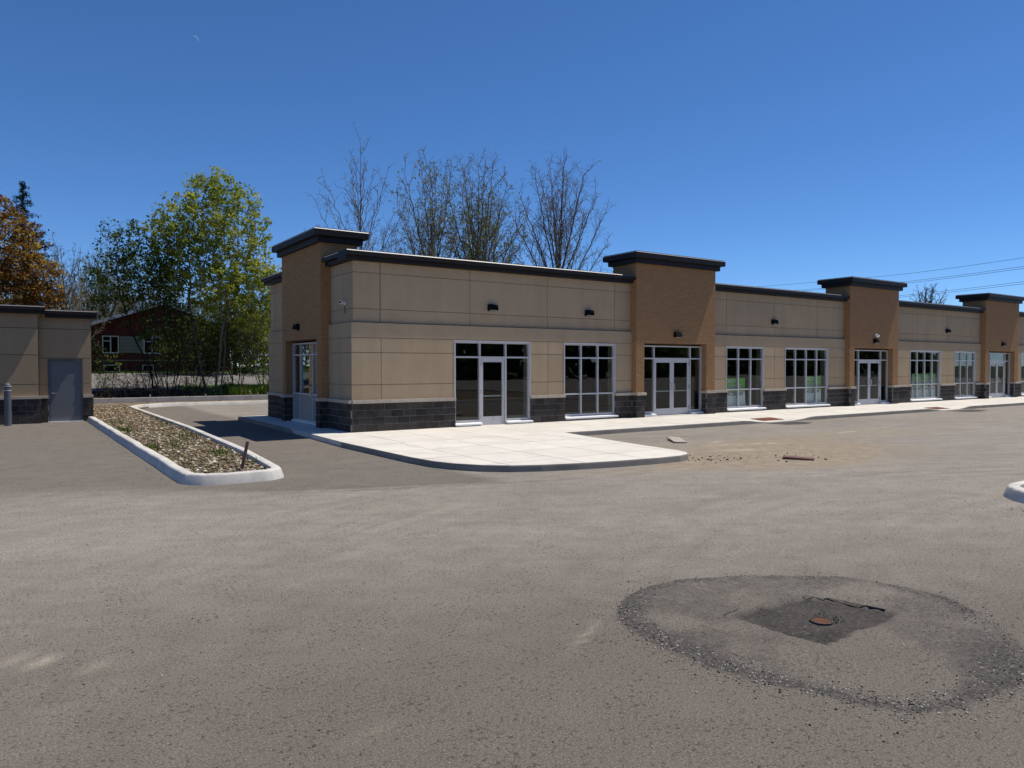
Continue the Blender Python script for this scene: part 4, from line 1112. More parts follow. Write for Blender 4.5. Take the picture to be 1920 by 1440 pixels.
def tubes(name, m, pos, par, rad, sel, sides, org):
    n = len(pos); best = np.full(n, -1); br = np.zeros(n)
    for i in range(n):
        q = par[i]
        if q >= 0 and rad[i] > br[q]: br[q] = rad[i]; best[q] = i
    nxt = np.where(best >= 0, best, np.arange(n)); prv = np.where(par >= 0, par, np.arange(n))
    T = unit(pos[nxt]-pos[prv]+1e-9)
    c = np.where((par >= 0) & sel)[0]
    if not len(c): return None
    q = par[c]; main = best[q] == c
    Ts = np.where(main[:,None], T[q], unit(pos[c]-pos[q])); rs = np.where(main, np.minimum(rad[q], rad[c]*1.6), rad[c]*1.15)
    def rings(P, T_, r_):
        ref = np.where(np.abs(T_[:,:1]) < .75, np.array([[1.,0,0]]), np.array([[0,1.,0]]))
        u = unit(np.cross(T_, ref)); v = np.cross(T_, u); a = np.arange(sides)*2*np.pi/sides
        return P[:,None]+(u[:,None]*np.cos(a)[None,:,None]+v[:,None]*np.sin(a)[None,:,None])*r_[:,None,None]
    V = np.concatenate([rings(pos[q], Ts, rs), rings(pos[c], T[c], rad[c])], 1); k = np.arange(len(c))[:,None]*2*sides
    j = np.arange(sides); j2 = (j+1) % sides
    F_ = np.stack([k+j, k+j2, k+sides+j2, k+sides+j], -1).reshape(-1, 4)
    return np_mesh(name, m, V.reshape(-1,3)-np.array(org), F_, smooth=True)
def leaves(name, m, P, size, seed, org, droop=0, asp=.5, ctint=None, flat=.0):
    r = np.random.RandomState(seed); n = len(P); nn = unit(r.randn(n,3)*(1-flat)+np.array([.35,0,1.0])*flat) if flat else unit(r.randn(n,3))
    u = unit(np.cross(nn, r.randn(n,3))+np.array([0,0,-droop])); v = unit(np.cross(nn, u))
    s = (size*(.55+.8*r.rand(n)))[:,None]
    V = np.stack([P-u*s*.5, P+v*s*asp*.5, P+u*s*.5, P-v*s*asp*.5], 1).reshape(-1,3)-np.array(org)
    F_ = np.arange(4*n).reshape(-1,4)
    tint = np.clip(.5+.22*r.randn(n)+.18*np.sin(P[:,0]*1.3+P[:,2]*1.7+seed), 0, 1) if ctint is None else np.clip(ctint+.10*r.randn(n), 0, 1)
    return np_mesh(name, m, V, F_, tint)
def ell(r, n, *els):
    """points in a union of ellipsoids (cx,cy,cz,rx,ry,rz,weight)"""
    wt = np.array([e[6] for e in els], float); k = r.choice(len(els), n, p=wt/wt.sum()); out = np.zeros((n,3))
    d_ = unit(r.randn(n,3))*(r.rand(n)**(1/2.6))[:,None]
    for i, e in enumerate(els):
        q = k == i; out[q] = np.array(e[:3])+d_[q]*np.array(e[3:6])
    return out
def stem(r, p0, p1, k=8, wob=.12):
    p0 = np.array(p0, float); p1 = np.array(p1, float); t_ = np.linspace(0, 1, k)[:,None]
    P = p0+(p1-p0)*t_; P[1:-1] += np.cumsum(r.randn(k-2,3)*wob*.5, 0)*np.array([1,1,.2]); return list(P)
def plant(name, label, cat, group, base_, stems, att, seed, D=.35, dk=.55, tip=.008, bark='bark', up=.12, thick=.045,
          leaf=None, nleaf=0, lsize=.2, spread=.2, maxn=3000, lr=2.2, p=2.4, droop=0, di=3.0, asp=.6, grad=None, tw=None, clump=None):
    pos, par = grow(seed, stems, att, D, di, dk, up, maxn)
    rad = radii(pos, par, tip, p); n0_ = len(pos)
    if tw:
        pos, par = twigs(pos, par, rad, seed, tip*tw[0], tw[1], tw[2], up)
        rad = np.concatenate([rad, np.full(len(pos)-n0_, tip*.62)])
    t_ = thing(name, base_, label, cat, group)
    big = rad >= thick
    for nm, sel, sd in (('trunk', big, 7), ('branches', ~big, 3)):
        me_ = tubes(nm, M[bark], pos, par, rad, sel, sd, base_)
        if me_:
            o_ = link(bpy.data.objects.new(nm, me_), t_, base_)
            if nm == 'branches': o_['kind'] = 'stuff'
    if leaf:
        r = np.random.RandomState(seed+99); k = np.where((rad < tip*lr) & (np.arange(len(rad)) >= (n0_ if tw else 0)))[0]
        if clump: k = k[r.rand(len(k)) < clump]
        ct = np.clip(.5+.24*r.randn(len(k))+.15*np.sin(pos[k,0]*1.1+pos[k,2]*1.5), 0, 1); ct = np.repeat(ct, nleaf)
        k = np.repeat(k, nleaf); P = pos[k]+r.randn(len(k),3)*spread*np.array([1,1,.6])
        if grad is not None: kk = r.rand(len(P)) < grad(P); P = P[kk]; ct = ct[kk]
        tag(link(bpy.data.objects.new('crown', leaves('crown', M[leaf], P, lsize, seed, base_, droop, asp, ct, .45)), t_, base_), kind='stuff')
    return t_
rr = np.random.RandomState

# green maple with two trunks in front of the red house
r = rr(1); bx, by, bz = 10.0, 46.6, .25
stems = [stem(r,(bx,by,bz),(bx+.75,by-.1,6.4),12,.10), stem(r,(bx-.35,by+.15,bz),(bx-1.15,by+.3,6.8),12,.12), stem(r,(bx+.4,by-.2,bz+.0),(bx+1.2,by+.5,5.2),10,.12)]
att = ell(r, 3000, (bx+.5,by,9.9,2.9,2.6,3.5,1.3), (bx+.9,by+.2,7.2,3.4,2.8,2.6,.9), (bx-1.6,by+.2,9.3,2.2,2.2,2.4,.7), (bx+1.9,by,6.4,2.2,2.0,2.4,.5),(bx-2.0,by+.4,6.8,1.6,1.7,1.8,.3),(bx+.3,by,12.3,1.5,1.5,1.3,.35))
plant('maple_tree', 'tall spring green maple with two pale grey trunks left of the plaza', 'tree', None, (bx,by,bz), stems, att, 11, D=.32, dk=.42, tip=.0085, bark='bark_pale', thick=.04, leaf='leaf_green', nleaf=6, lsize=.19, spread=.13, maxn=4500, up=.18, tw=(2.6,.55,2), clump=.58)
# its lower, darker neighbour to the left
r = rr(2); bx, by, bz = 6.9, 46.9, .28
stems = [stem(r,(bx+.2*q,by+.3*math.sin(q),bz),(bx-1.1+.55*q,by+.4*math.cos(q*2),3.9),9,.16) for q in range(5)]
att = ell(r, 2200, (bx-.9,by,7.2,2.5,2.0,2.2,1.2), (bx-1.4,by,9.0,1.3,1.2,1.4,.3), (bx+.5,by+.2,7.6,1.5,1.5,1.6,.4), (bx-2.2,by+.2,6.4,1.5,1.4,1.7,.35), (bx,by,4.6,2.1,1.5,1.6,.35))
plant('multi_stem_tree', 'dark many stemmed tree with deep green leaves right before the red house', 'tree', None, (bx,by,bz), stems, att, 12, D=.32, dk=.42, tip=.009, bark='bark_dark', thick=.04, leaf='leaf_dark', nleaf=6, lsize=.19, spread=.14, maxn=3400, up=.15, tw=(2.6,.55,2), clump=.34)
# bronze maple and spruce at the far left
r = rr(3); bx, by, bz = -1.6, 50.5, .6
stems = [stem(r,(bx,by,bz),(bx+.2,by,5.0),9,.08), stem(r,(bx+1.1,by+.5,bz),(bx+1.0,by+.3,4.6),8,.08)]
att = ell(r, 3200, (bx+.6,by,8.0,3.0,2.6,3.3,1.2), (bx+1.9,by,6.6,2.3,2.0,2.2,.7), (bx-1.8,by,7.6,2.6,2.4,3.0,.6), (bx+.6,by,10.6,1.6,1.6,1.3,.3),(bx+3.4,by-.2,6.3,1.3,.9,.4,.18))
plant('bronze_maple_tree', 'bronze leaved maple rising behind the grey door service building', 'tree', None, (bx,by,bz), stems, att, 13, D=.32, dk=.40, tip=.009, bark='bark_dark', leaf='leaf_bronze', nleaf=7, lsize=.19, spread=.15, maxn=4500, up=.12, tw=(2.8,.55,2), clump=.42)
def conifer(name, label, cat, base_, h, rb, seed, m='needle', z0=.6, dens=1.0, group=None):
    r = np.random.RandomState(seed); t_ = thing(name, base_, label, cat, group)
    x, y, z = base_
    MB().tube([(x,y,z-.2),(x,y,z+h*.5),(x,y,z+h)], [.035*h*.5+.03,.02*h*.5,.012], 7).build('trunk', M['bark_dark'], t_)
    P = []; n = int(h*9*dens); bm_ = MB()
    for i in range(n):
        f = (i+r.rand())/n; zz = z+z0+(h-z0)*f; L = rb*(1-f)**.85*(.7+.5*r.rand())+.1; a = r.rand()*6.283; dz = -.28+.45*f
        bm_.tube([(x,y,zz),(x+math.cos(a)*L,y+math.sin(a)*L,zz+L*dz)], [.012+.008*L,.006], 3, False)
        for k in range(int(10+L*34)):
            s_ = L*r.rand()**.7; P.append((x+math.cos(a)*s_+r.randn()*.13*(.4+L*.3), y+math.sin(a)*s_+r.randn()*.13*(.4+L*.3), zz+s_*dz-abs(r.randn())*.13))
    tag(bm_.build('branches', M['bark_dark'], t_), kind='stuff')
    tag(link(bpy.data.objects.new('crown', leaves('crown', M[m], np.array(P), .24, seed, base_, .5, .22)), t_, base_), kind='stuff')
    return t_
conifer('spruce_tree', 'tall dark spruce whose pointed top rises behind the bronze maple', 'tree', (.75,58.5,1.3), 12.9, 3.5, 5, dens=1.6)
conifer('cedar_tree', 'dark evergreen behind the two trunk maple, right of the red house', 'tree', (13.4,55.5,1.2), 8.4, 2.1, 6, dens=1.1)
conifer('cedar_tree', 'shorter dark evergreen against the left end of the red house', 'tree', (4.3,58.0,1.3), 3.9, 1.2, 8, dens=1.2)
conifer('cedar_tree', 'dark evergreen closest to the plaza end wall', 'tree', (16.2,56.5,1.2), 6.4, 2.0, 9, dens=1.1)

# bare trees behind the plaza roof: straight ascending limbs with side shoots in three orders
def fan(seed, trunk, stems, ang=(38,42,48), ratio=(.42,.44,.5), dens=(1.5,2.2,3.2), t0=(.3,.12,.1), curv=.05, seg=.32, maxlev=3, lmin=.25):
    r = np.random.RandomState(seed); pos = []; par = []
    def add(p, q): pos.append(p); par.append(q); return len(pos)-1
    prev = -1; tid = []
    for p in trunk: prev = add(np.array(p, float), prev); tid.append(prev)
    def rot(d, a, az):
        ref = np.array([0,0,1.]) if abs(d[2]) < .9 else np.array([1.,0,0]); u = np.cross(d, ref); u /= np.linalg.norm(u); v = np.cross(d, u)
        return d*math.cos(a)+(u*math.cos(az)+v*math.sin(az))*math.sin(a)
    def limb(q, d, L, lev, scale_at=None):
        k = max(2, int(L/seg)); st = L/k; p = pos[q].copy(); ids = []
        for i in range(k):
            d = d+np.array([0,0,curv])+r.randn(3)*.045; d = d/np.linalg.norm(d); p = p+d*st; q = add(p.copy(), q); ids.append((q, d.copy()))
        if lev >= maxlev: return
        n_ = int(L*dens[lev]*(1-t0[lev])+r.rand()); az = r.rand()*6.28
        for j in range(n_):
            t_ = t0[lev]+(1-t0[lev])*(j+r.rand())/max(n_,1); i = min(k-1, int(t_*k)); az += 2.4+r.randn()*.4
            Lc = L*ratio[lev]*(1.05-.80*t_)*r.uniform(.65, 1.2)
            if Lc > lmin: limb(ids[i][0], rot(ids[i][1], R(ang[lev]*r.uniform(.75, 1.2)), az), Lc, lev+1)
    for ti, d, L in stems: limb(tid[ti], np.array(d, float)/np.linalg.norm(d), L, 0)
    return np.array(pos), np.array(par)
def bare(name, label, cat, group, base_, pos, par, seed, tip=.011, bark='bark', thick=.05, p=2.25, leaf=None, nleaf=1, lsize=.12, spread=.07, lr=1.3, grad=None):
    rad = radii(pos, par, tip, p); t_ = thing(name, base_, label, cat, group); big = rad >= thick
    for nm, sel, sd in (('trunk', big, 7), ('branches', ~big, 3)):
        me_ = tubes(nm, M[bark], pos, par, rad, sel, sd, base_)
        if me_:
            o_ = link(bpy.data.objects.new(nm, me_), t_, base_)
            if nm == 'branches': o_['kind'] = 'stuff'
    if leaf:
        r = np.random.RandomState(seed+99); k = np.repeat(np.where(rad < tip*lr)[0], nleaf); P = pos[k]+r.randn(len(k),3)*spread
        if grad is not None: P = P[r.rand(len(P)) < grad(P)]
        tag(link(bpy.data.objects.new('crown', leaves('crown', M[leaf], P, lsize, seed, base_)), t_, base_), kind='stuff')
    return t_
ROOF = 'bare trees behind the plaza roof'
def crown_tree(seed, base_, fork0, fork1, centre, rx, rz, nl, label, leaf=None, nleaf=1, grad=None, tip=.0085, leader=None, lo=-25, ratio=(.30,.48,.5), dens=(2.8,2.8,2.6), name='bare_tree', group=ROOF, lsize=.12, bark='bark', tw=(2.4,.42,1), clear=.20, rise=.50):
    """trunk, limbs that sweep up to an ellipsoid envelope, side shoots and fine twigs"""
    r = np.random.RandomState(seed); bx, by, bz = base_; c = np.array(centre, float); pos = []; par = []
    def add(p, q): pos.append(np.array(p, float)); par.append(q); return len(pos)-1
    top = leader or fork1; q = -1; tk = []; k = max(8, int((top-bz)/.45))
    for i in range(k+1):
        f = i/k; q = add((bx+(c[0]-bx)*f*.6+.05*math.sin(i*.9+seed), by+(c[1]-by)*f*.6+.05*math.cos(i*.7), bz+(top-bz)*f), q); tk.append(q)
    tz = np.array([pos[i][2] for i in tk]); limbs = []
    for j in range(nl):
        el = R(lo+(88-lo)*((j+.5*r.rand())/nl)**.85); az = 2.39996*j+r.rand()*.5
        T = c+np.array([rx*math.cos(el)*math.cos(az), rx*math.cos(el)*math.sin(az), rz*math.sin(el)])*r.uniform(.86, 1.04)
        zs = fork0+(fork1-fork0)*min(1,max(0,(math.degrees(el)-lo)/(88-lo)))+r.uniform(-.4,.4); i0 = tk[int(np.abs(tz-zs).argmin())]; S = pos[i0]
        C = S+np.array([(T[0]-S[0])*rise, (T[1]-S[1])*rise, (T[2]-S[2])*.47]); L = np.linalg.norm(T-S); m = max(5, int(L/.33)); q = i0; ids = []
        for i in range(1, m+1):
            f = i/m; p = S*(1-f)**2+2*C*f*(1-f)+T*f*f+r.randn(3)*.035; q2 = add(p, q); ids.append((q2, unit(p-pos[q]))); q = q2
        limbs.append((ids, L))
    if leader: limbs.append(([(i, np.array([0,0,1.])) for i in tk[int(len(tk)*.4):]], (top-bz)*.6))
    def rot(d, a, az):
        ref = np.array([0,0,1.]) if abs(d[2]) < .9 else np.array([1.,0,0]); u = unit(np.cross(d, ref)); v = np.cross(d, u)
        return d*math.cos(a)+(u*math.cos(az)+v*math.sin(az))*math.sin(a)
    def shoots(ids, L, lev):
        n_ = int(L*dens[lev]*(1-clear)+r.rand()); az = r.rand()*6.28
        for j in range(n_):
            t_ = clear+(1-clear)*(j+r.rand())/max(n_,1); i, d = ids[min(len(ids)-1, int(t_*len(ids)))]; az += 2.4+r.randn()*.4
            Lc = L*ratio[lev]*(1.0-.62*t_)*r.uniform(.6, 1.25)
            if Lc < .2: continue
            d = rot(d, R(r.uniform(28, 52)), az); d = unit(d+np.array([0,0,.08])); m = max(2, int(Lc/.3)); p = pos[i].copy(); q = i; sub = []
            for _ in range(m):
                d = unit(d+np.array([0,0,.05])+r.randn(3)*.07); p = p+d*Lc/m; q = add(p.copy(), q); sub.append((q, d))
            if lev < 1: shoots(sub, Lc, lev+1)
    for ids, L in limbs: shoots(ids, L, 0)
    pos = np.array(pos); par = np.array(par); rad = radii(pos, par, tip); n0 = len(pos)
    pos, par = twigs(pos, par, rad, seed, tip*tw[0], tw[1], tw[2], .12)
    return bare(name, label, 'tree', group, base_, pos, par, seed, tip=tip*.80, bark=bark, leaf=leaf, nleaf=nleaf, grad=grad, lsize=lsize, p=2.65, thick=.035)
crown_tree(14, (19.4,46.5,.2), 5.2, 11.0, (19.4,46.5,11.6), 3.7, 4.2, 16, 'slender bare tree with one tall leader behind the end tower', 'leaf_olive', 1, lambda P: .22+0*P[:,2], leader=17.0, lo=-22, dens=(1.5,1.6,2), tw=(1.7,.35,1), lsize=.09, ratio=(.26,.45,.5))
crown_tree(31, (24.9,46.5,.2), 3.5, 8.5, (24.7,46.5,11.2), 3.5, 5.3, 14, 'half bare budding tree rising left of centre behind the plaza roof', 'leaf_bud', 1, lambda P: .26+.26*(P[:,2] > 11.5), lsize=.16, lo=-22, dens=(2.1,2.3,2))
crown_tree(32, (29.2,47.5,.2), 3.5, 9.0, (29.2,47.5,11.6), 3.8, 6.2, 17, 'budding tree with yellow green haze in the middle of the roofline trees', 'leaf_bud', 1, lambda P: np.clip(1.3-(P[:,2]-8)/7.0, .14, 1), lsize=.17, lo=-24, dens=(2.1,2.3,2))
crown_tree(33, (34.6,44.5,.2), 4.5, 9.2, (34.5,44.5,11.4), 4.5, 5.9, 24, 'rounded leafless tree just left of the nearest front tower', None, lo=-32, dens=(2.3,2.6,2.4))
crown_tree(34, (22.9,50.5,.2), 3.0, 6.5, (22.9,50.5,8.8), 3.0, 3.8, 12, 'low fine twigged bare tree in the gap beside the slender leader tree', 'leaf_bud', 1, lambda P: .10+0*P[:,2], tip=.0075)
crown_tree(35, (32.2,51.0,.3), 3.5, 8.0, (32.2,51,11), 3.0, 5.0, 13, 'thin bare tree filling between the budding and the rounded tree', None, tip=.0075)
crown_tree(37, (26.8,52.0,.3), 3.5, 7.5, (26.8,52,9.6), 3.0, 4.6, 12, 'low bare tree behind and between the two budding trees', 'leaf_bud', 1, lambda P: .12+0*P[:,2], tip=.0075)
crown_tree(36, (140.5,70.0,0), 7.0, 10.0, (140.5,70,12.6), 4.2, 4.4, 18, 'distant small bare tree showing over the roof between the last two towers', None, tip=.020, group=None, dens=(1.6,2.0,2))
# hazy bare trees beyond the garden, left of the green maple
TH = 'bare trees in the background thicket'
pr = [crown_tree(41, (3.2,60.0,1.4), 2.0, 5.5, (3.2,60,6.8), 2.9, 3.6, 15, 'pale bare tree just right of the bronze maple above the service building', 'leaf_olive', 1, lambda P: .30+0*P[:,2], tip=.0085, bark='bark_pale', name='thicket_tree', group=TH),
      crown_tree(42, (6.6,70.0,1.6), 2.0, 6.0, (6.6,70,7.6), 3.3, 4.0, 16, 'bare tree rising directly behind the peak of the red house roof', 'leaf_bud', 1, lambda P: .30+0*P[:,2], tip=.0095, bark='bark_pale', name='thicket_tree', group=TH, lsize=.15)]
def copy_tree(o, loc, rz, sc, label, group):
    c = o.copy(); col.objects.link(c); c.location = loc; c.rotation_euler = (0,0,rz); c.scale = (sc,sc,sc)
    c['label'] = label; c['group'] = group
    for ch in list(o.children):
        d_ = ch.copy(); col.objects.link(d_); d_.parent = c
    return c
r = rr(77)
for i in range(34):
    x = -9+1.0*i+r.uniform(-.6,.6); y = (65.5,72,79,86)[i % 4]+r.uniform(-2.5,2.5); sc = (.70,.80,.90,1.0)[i % 4]*r.uniform(.85,1.12)
    if 2.5 < x < 16.5 and y < 74: y = 74.5+r.rand()*3; sc = r.uniform(.72,.9)
    copy_tree(pr[i % 2], (x,y,1.5), r.rand()*6.28, sc, 'bare twiggy tree in the thicket behind the red house', 'thicket trees behind the red house')
P = []
for i in range(150):
    x = r.uniform(-30, 62); y = r.uniform(88, 100); h = r.uniform(3.0, 6.2); P.append(np.array([x,y,1.4])+np.stack([r.randn(90)*1.5, r.randn(90)*1.5, h*r.rand(90)**.85], 1))
me = leaves('background_woods', M['leaf_olive'], np.concatenate(P), .42, 92, (0,0,0), 0, .6)
tag(link(bpy.data.objects.new('background_woods', me), None, (0,0,0)), 'dim olive woods closing the view far behind the red house', 'woods', kind='stuff')

# shrubs and brush along the retaining wall
def shrub(seed, x, y, z, h, rad_, nst, label, leaf, nleaf, lsize, name='shrub', group=None, bark='bark_dark', n=420, z0=.45, tip=.007, grad=None, spread=.13, maxn=1300):
    r = np.random.RandomState(seed); st = []
    for q in range(nst):
        a = 6.283*(q+r.rand()*.6)/nst; k = rad_*(.25+.5*r.rand()); b0 = .10+.25*r.rand()
        st.append(stem(r,(x+b0*math.cos(a),y+b0*math.sin(a),z),(x+k*math.cos(a),y+k*math.sin(a),z+h*(.35+.25*r.rand())),8,.10))
    att = ell(r, int(n*1.5), (x,y,z+h*(z0+1)/2,rad_,rad_*.8,h*(1-z0)/2*1.05,1))
    return plant(name, label, 'shrub', group, (x,y,z), st, att, seed, D=.25, dk=.30, tip=tip, bark=bark, thick=.028, up=.25, maxn=int(maxn*1.4), leaf=leaf, nleaf=max(1,nleaf//2) if leaf else 0, lsize=lsize*.8, spread=spread*.8, lr=1.6, grad=grad, tw=(2.4,.4,2), clump=.5)
shrub(51, 7.5, 45.7, .25, 5.4, 1.7, 11, 'tall dark many stemmed clump of shrub in front of the red house wall', 'leaf_dark', 2, .14, 'shrub_clump', n=620, maxn=1900, grad=lambda P: .55+0*P[:,2])
shrub(52, 8.7, 45.9, .25, 4.6, 1.5, 8, 'thin dark shrub between the stem clump and the double trunk maple', 'leaf_olive', 2, .13, n=420, grad=lambda P: .5+0*P[:,2])
shrub(53, 12.9, 46.5, .25, 5.6, 1.9, 8, 'yellow green shrub tree against the plaza end wall', 'leaf_green', 5, .20, n=620, bark='bark_pale', maxn=1900, z0=.2)
shrub(54, 11.8, 48.2, .4, 5.0, 2.0, 7, 'olive leaved shrub tree behind the maple trunks on the right', 'leaf_olive', 5, .20, n=620, maxn=1900, z0=.2)
shrub(55, 14.4, 48.6, .4, 5.9, 2.1, 7, 'fresh green shrub tree partly hidden by the plaza corner', 'leaf_green', 5, .2, n=620, maxn=1900, z0=.25, bark='bark_pale')
shrub(56, 4.35, 45.6, .25, 2.7, .7, 6, 'small yellow leaved bush at the corner of the service building', 'leaf_bud', 4, .13, n=200, z0=.3)
shrub(57, 5.6, 45.4, .25, 2.0, 1.2, 7, 'low bare thorny bush by the service building corner', None, 0, 0, n=260, z0=.15)
shrub(58, 6.4, 46.2, .25, 2.4, 1.3, 6, 'low bare tangled bush left of the dark stem clump', None, 0, 0, n=260, z0=.1)
shrub(59, 11.1, 47.3, .35, .95, .5, 5, 'round dark little bush beside the maple trunk', 'leaf_dark', 6, .12, n=160, z0=.1)
shrub(60, 9.3, 46.0, .25, 2.2, 1.2, 6, 'low bare brush just left of the maple trunks', 'leaf_bud', 1, .1, n=220, z0=.1, grad=lambda P: .4+0*P[:,2])
shrub(61, 13.2, 45.3, .25, 1.5, 1.0, 6, 'low arching green shrub in the long grass by the plaza', 'leaf_green', 4, .13, n=220, z0=.2)
shrub(62, 11.6, 56.8, 1.2, 4.4, 2.6, 7, 'dark broad shrub before the right half of the red house', 'leaf_dark', 6, .24, n=520, maxn=1700, z0=.1)
shrub(63, 9.4, 55.5, 1.1, 3.6, 1.6, 6, 'dark shrub before the middle of the red house', 'leaf_dark', 4, .2, n=360, z0=.1)
# bramble arcs
r = rr(64); t = thing('bramble', (6.8,45.0,.25), 'tangled bare bramble arching over the retaining wall soil', 'bramble'); b = MB()
for _ in range(95):
    x = r.uniform(3.4, 9.9); y = r.uniform(44.7, 46.2); a = r.uniform(0, 6.28); L = r.uniform(.6, 2.0); h = r.uniform(.35, 1.35)
    b.tube([(x+math.cos(a)*L*s, y+math.sin(a)*L*s*.5, .22+h*4*s*(1-s)*(1-.25*s)) for s in (0,.2,.4,.6,.8,1)], [.013,.011,.010,.009,.007,.005], 4, False)
tag(b.build('canes', M['bark_dark'], t), kind='stuff')
P = [(r.uniform(10.6, 16), r.uniform(44.6, 48.5), terr(12, 46)+.02) for _ in range(5200)]
me = blades('long_grass', M['grass'], P, .55, .016, 7)
tag(link(bpy.data.objects.new('long_grass', me), None, (0,0,0)), 'long green grass growing between the maple and the plaza', 'grass', kind='stuff')
P = []
for _ in range(9000):
    x = r.uniform(-2, 26); y = r.uniform(58.0, 61.0); P.append((x, y, terr(x, y)+.01))
me = blades('lawn_grass', M['grass'], P, .14, .02, 8)
tag(link(bpy.data.objects.new('lawn_grass', me), None, (0,0,0)), 'short lawn grass in front of the red house', 'grass', kind='stuff')
P = [(r.uniform(-3, 24), r.uniform(44.4, 50), .27) for _ in range(5000)]
me = blades('leaf_litter', M['straw'], [(a, b_, terr(a, b_)+.01) for a, b_, c_ in P], .05, .02, 9, 3)
tag(link(bpy.data.objects.new('leaf_litter', me), None, (0,0,0)), 'dry leaf litter on the garden soil behind the retaining wall', 'leaf litter', kind='stuff')

# ================================================================== RED HOUSE
hs = thing('red_house', (9.4,62,1.45), 'dark red house with low grey gable roof behind the trees', 'house')
hx0, hx1, hy, zb, ze, za = 4.75, 14.6, 62.0, 1.35, 5.0, 6.75; xm = (hx0+hx1)/2
# walls built as pieces round the window openings
wins = [(5.55,6.65,2.95,4.25),(8.3,9.5,2.95,4.25),(11.6,13.4,2.95,4.25)]
lows = [(5.6,6.7,1.55,2.1),(8.2,9.0,1.55,2.1),(12.0,13.3,1.55,2.1)]
b = MB()
def pierced(mb, x0, x1, z0, z1, y0, y1, ops):
    c_ = x0
    for o in sorted(ops):
        mb.box(c_, o[0], y0, y1, z0, z1); mb.box(o[0], o[1], y0, y1, z0, o[2]); mb.box(o[0], o[1], y0, y1, o[3], z1); c_ = o[1]
    mb.box(c_, x1, y0, y1, z0, z1)
pierced(b, hx0, hx1, zb, 2.45, hy, hy+.2, lows); pierced(b, hx0, hx1, 2.452, ze-.7, hy, hy+.2, wins)
b.box(hx0, hx0+.2, hy+.2, hy+9, zb, ze-.7); b.box(hx1-.2, hx1, hy+.2, hy+9, zb, ze-.7); b.box(hx0, hx1, hy+9, hy+9.2, zb, ze-.7)
b.box(hx0+.3, hx1-.3, hy+1.2, hy+1.3, zb, ze)
b.build('wall', M['house_dark'], hs)
# gable of upright boards
x = hx0; zg = ze-.7
while x < hx1-.01:
    x2 = min(x+.30, hx1); f = lambda q: ze+(za-ze)*(1-abs(q-xm)/(xm-hx0))-.12
    m_ = MB(); m_.v = [(x+.008,hy-.03,zg),(x2-.008,hy-.03,zg),(x2-.008,hy-.03,f(x2-.008)),(x+.008,hy-.03,f(x+.008)),(x+.008,hy,zg),(x2-.008,hy,zg),(x2-.008,hy,f(x2-.008)),(x+.008,hy,f(x+.008))]
    m_.f = [(0,1,2,3),(4,7,6,5),(0,4,5,1),(1,5,6,2),(2,6,7,3),(3,7,4,0)]
    m_.build('gable_board', M['house_brick'], hs, loc=((x+x2)/2,hy,zg)); x = x2
m_ = MB(); m_.v = [(hx0,hy+.002,zg),(hx1,hy+.002,zg),(hx1,hy+.002,ze-.12),(xm,hy+.002,za-.14),(hx0,hy+.002,ze-.12),(hx0,hy+.1,zg),(hx1,hy+.1,zg),(hx1,hy+.1,ze-.12),(xm,hy+.1,za-.14),(hx0,hy+.1,ze-.12)]
m_.f = [(0,1,2,3,4),(9,8,7,6,5)]+[(i,5+i,5+(i+1)%5,(i+1)%5) for i in range(5)]; m_.build('gable_wall', M['house_dark'], hs, fixn=True)
b = MB()
for i in range(5): b.box(6.7+.0, 8.28, hy-.025, hy-.001, 3.0+i*.25, 3.235+i*.25)
b.build('siding', M['house_beige'], hs)
b = MB(); b.box(hx0, hx1, hy-.03, hy-.001, 2.38, 2.47); b.build('belt_board', M['house_beige'], hs)
for s in (-1, 1):
    xe = hx0-.6 if s < 0 else hx1+.6; zq = ze-.22
    b = MB(); y0, y1 = hy-.7, hy+9.8
    b.v = [(xe,y0,zq),(xm,y0,za),(xm,y1,za),(xe,y1,zq),(xe,y0,zq+.16),(xm,y0,za+.16),(xm,y1,za+.16),(xe,y1,zq+.16)]
    b.f = [(0,1,2,3),(4,7,6,5),(0,4,5,1),(1,5,6,2),(2,6,7,3),(3,7,4,0)]; b.build('roof', M['shingle'], hs, fixn=True)
    b = MB(); b.v = [(xe,y0-.03,zq-.06),(xm,y0-.03,za-.06),(xm,y0-.03,za+.17),(xe,y0-.03,zq+.17),(xe,y0-.001,zq-.06),(xm,y0-.001,za-.06),(xm,y0-.001,za+.17),(xe,y0-.001,zq+.17)]
    b.f = [(0,1,2,3),(4,7,6,5),(0,4,5,1),(1,5,6,2),(2,6,7,3),(3,7,4,0)]; b.build('fascia', M['fascia'], hs, fixn=True)
def hwin(x0, x1, z0, z1, mull):
    b = MB(); w_ = .07
    b.box(x0,x0+w_,hy-.02,hy+.10,z0,z1); b.box(x1-w_,x1,hy-.02,hy+.10,z0,z1); b.box(x0+w_,x1-w_,hy-.018,hy+.098,z0,z0+w_); b.box(x0+w_,x1-w_,hy-.018,hy+.098,z1-w_,z1)
    if mull: b.box((x0+x1)/2-.035,(x0+x1)/2+.035,hy-.018,hy+.098,z0+w_,z1-w_); b.box(x0+w_,(x0+x1)/2-.035,hy-.016,hy+.09,z1-.42,z1-.36)
    o = b.build('window', M['white_frame'], hs)
    box_obj('pane', M['glass'], o, x0+.06, x1-.06, hy+.03, hy+.04, z0+.06, z1-.06)
for q in wins: hwin(*q, True)
for q in lows: hwin(*q, False)

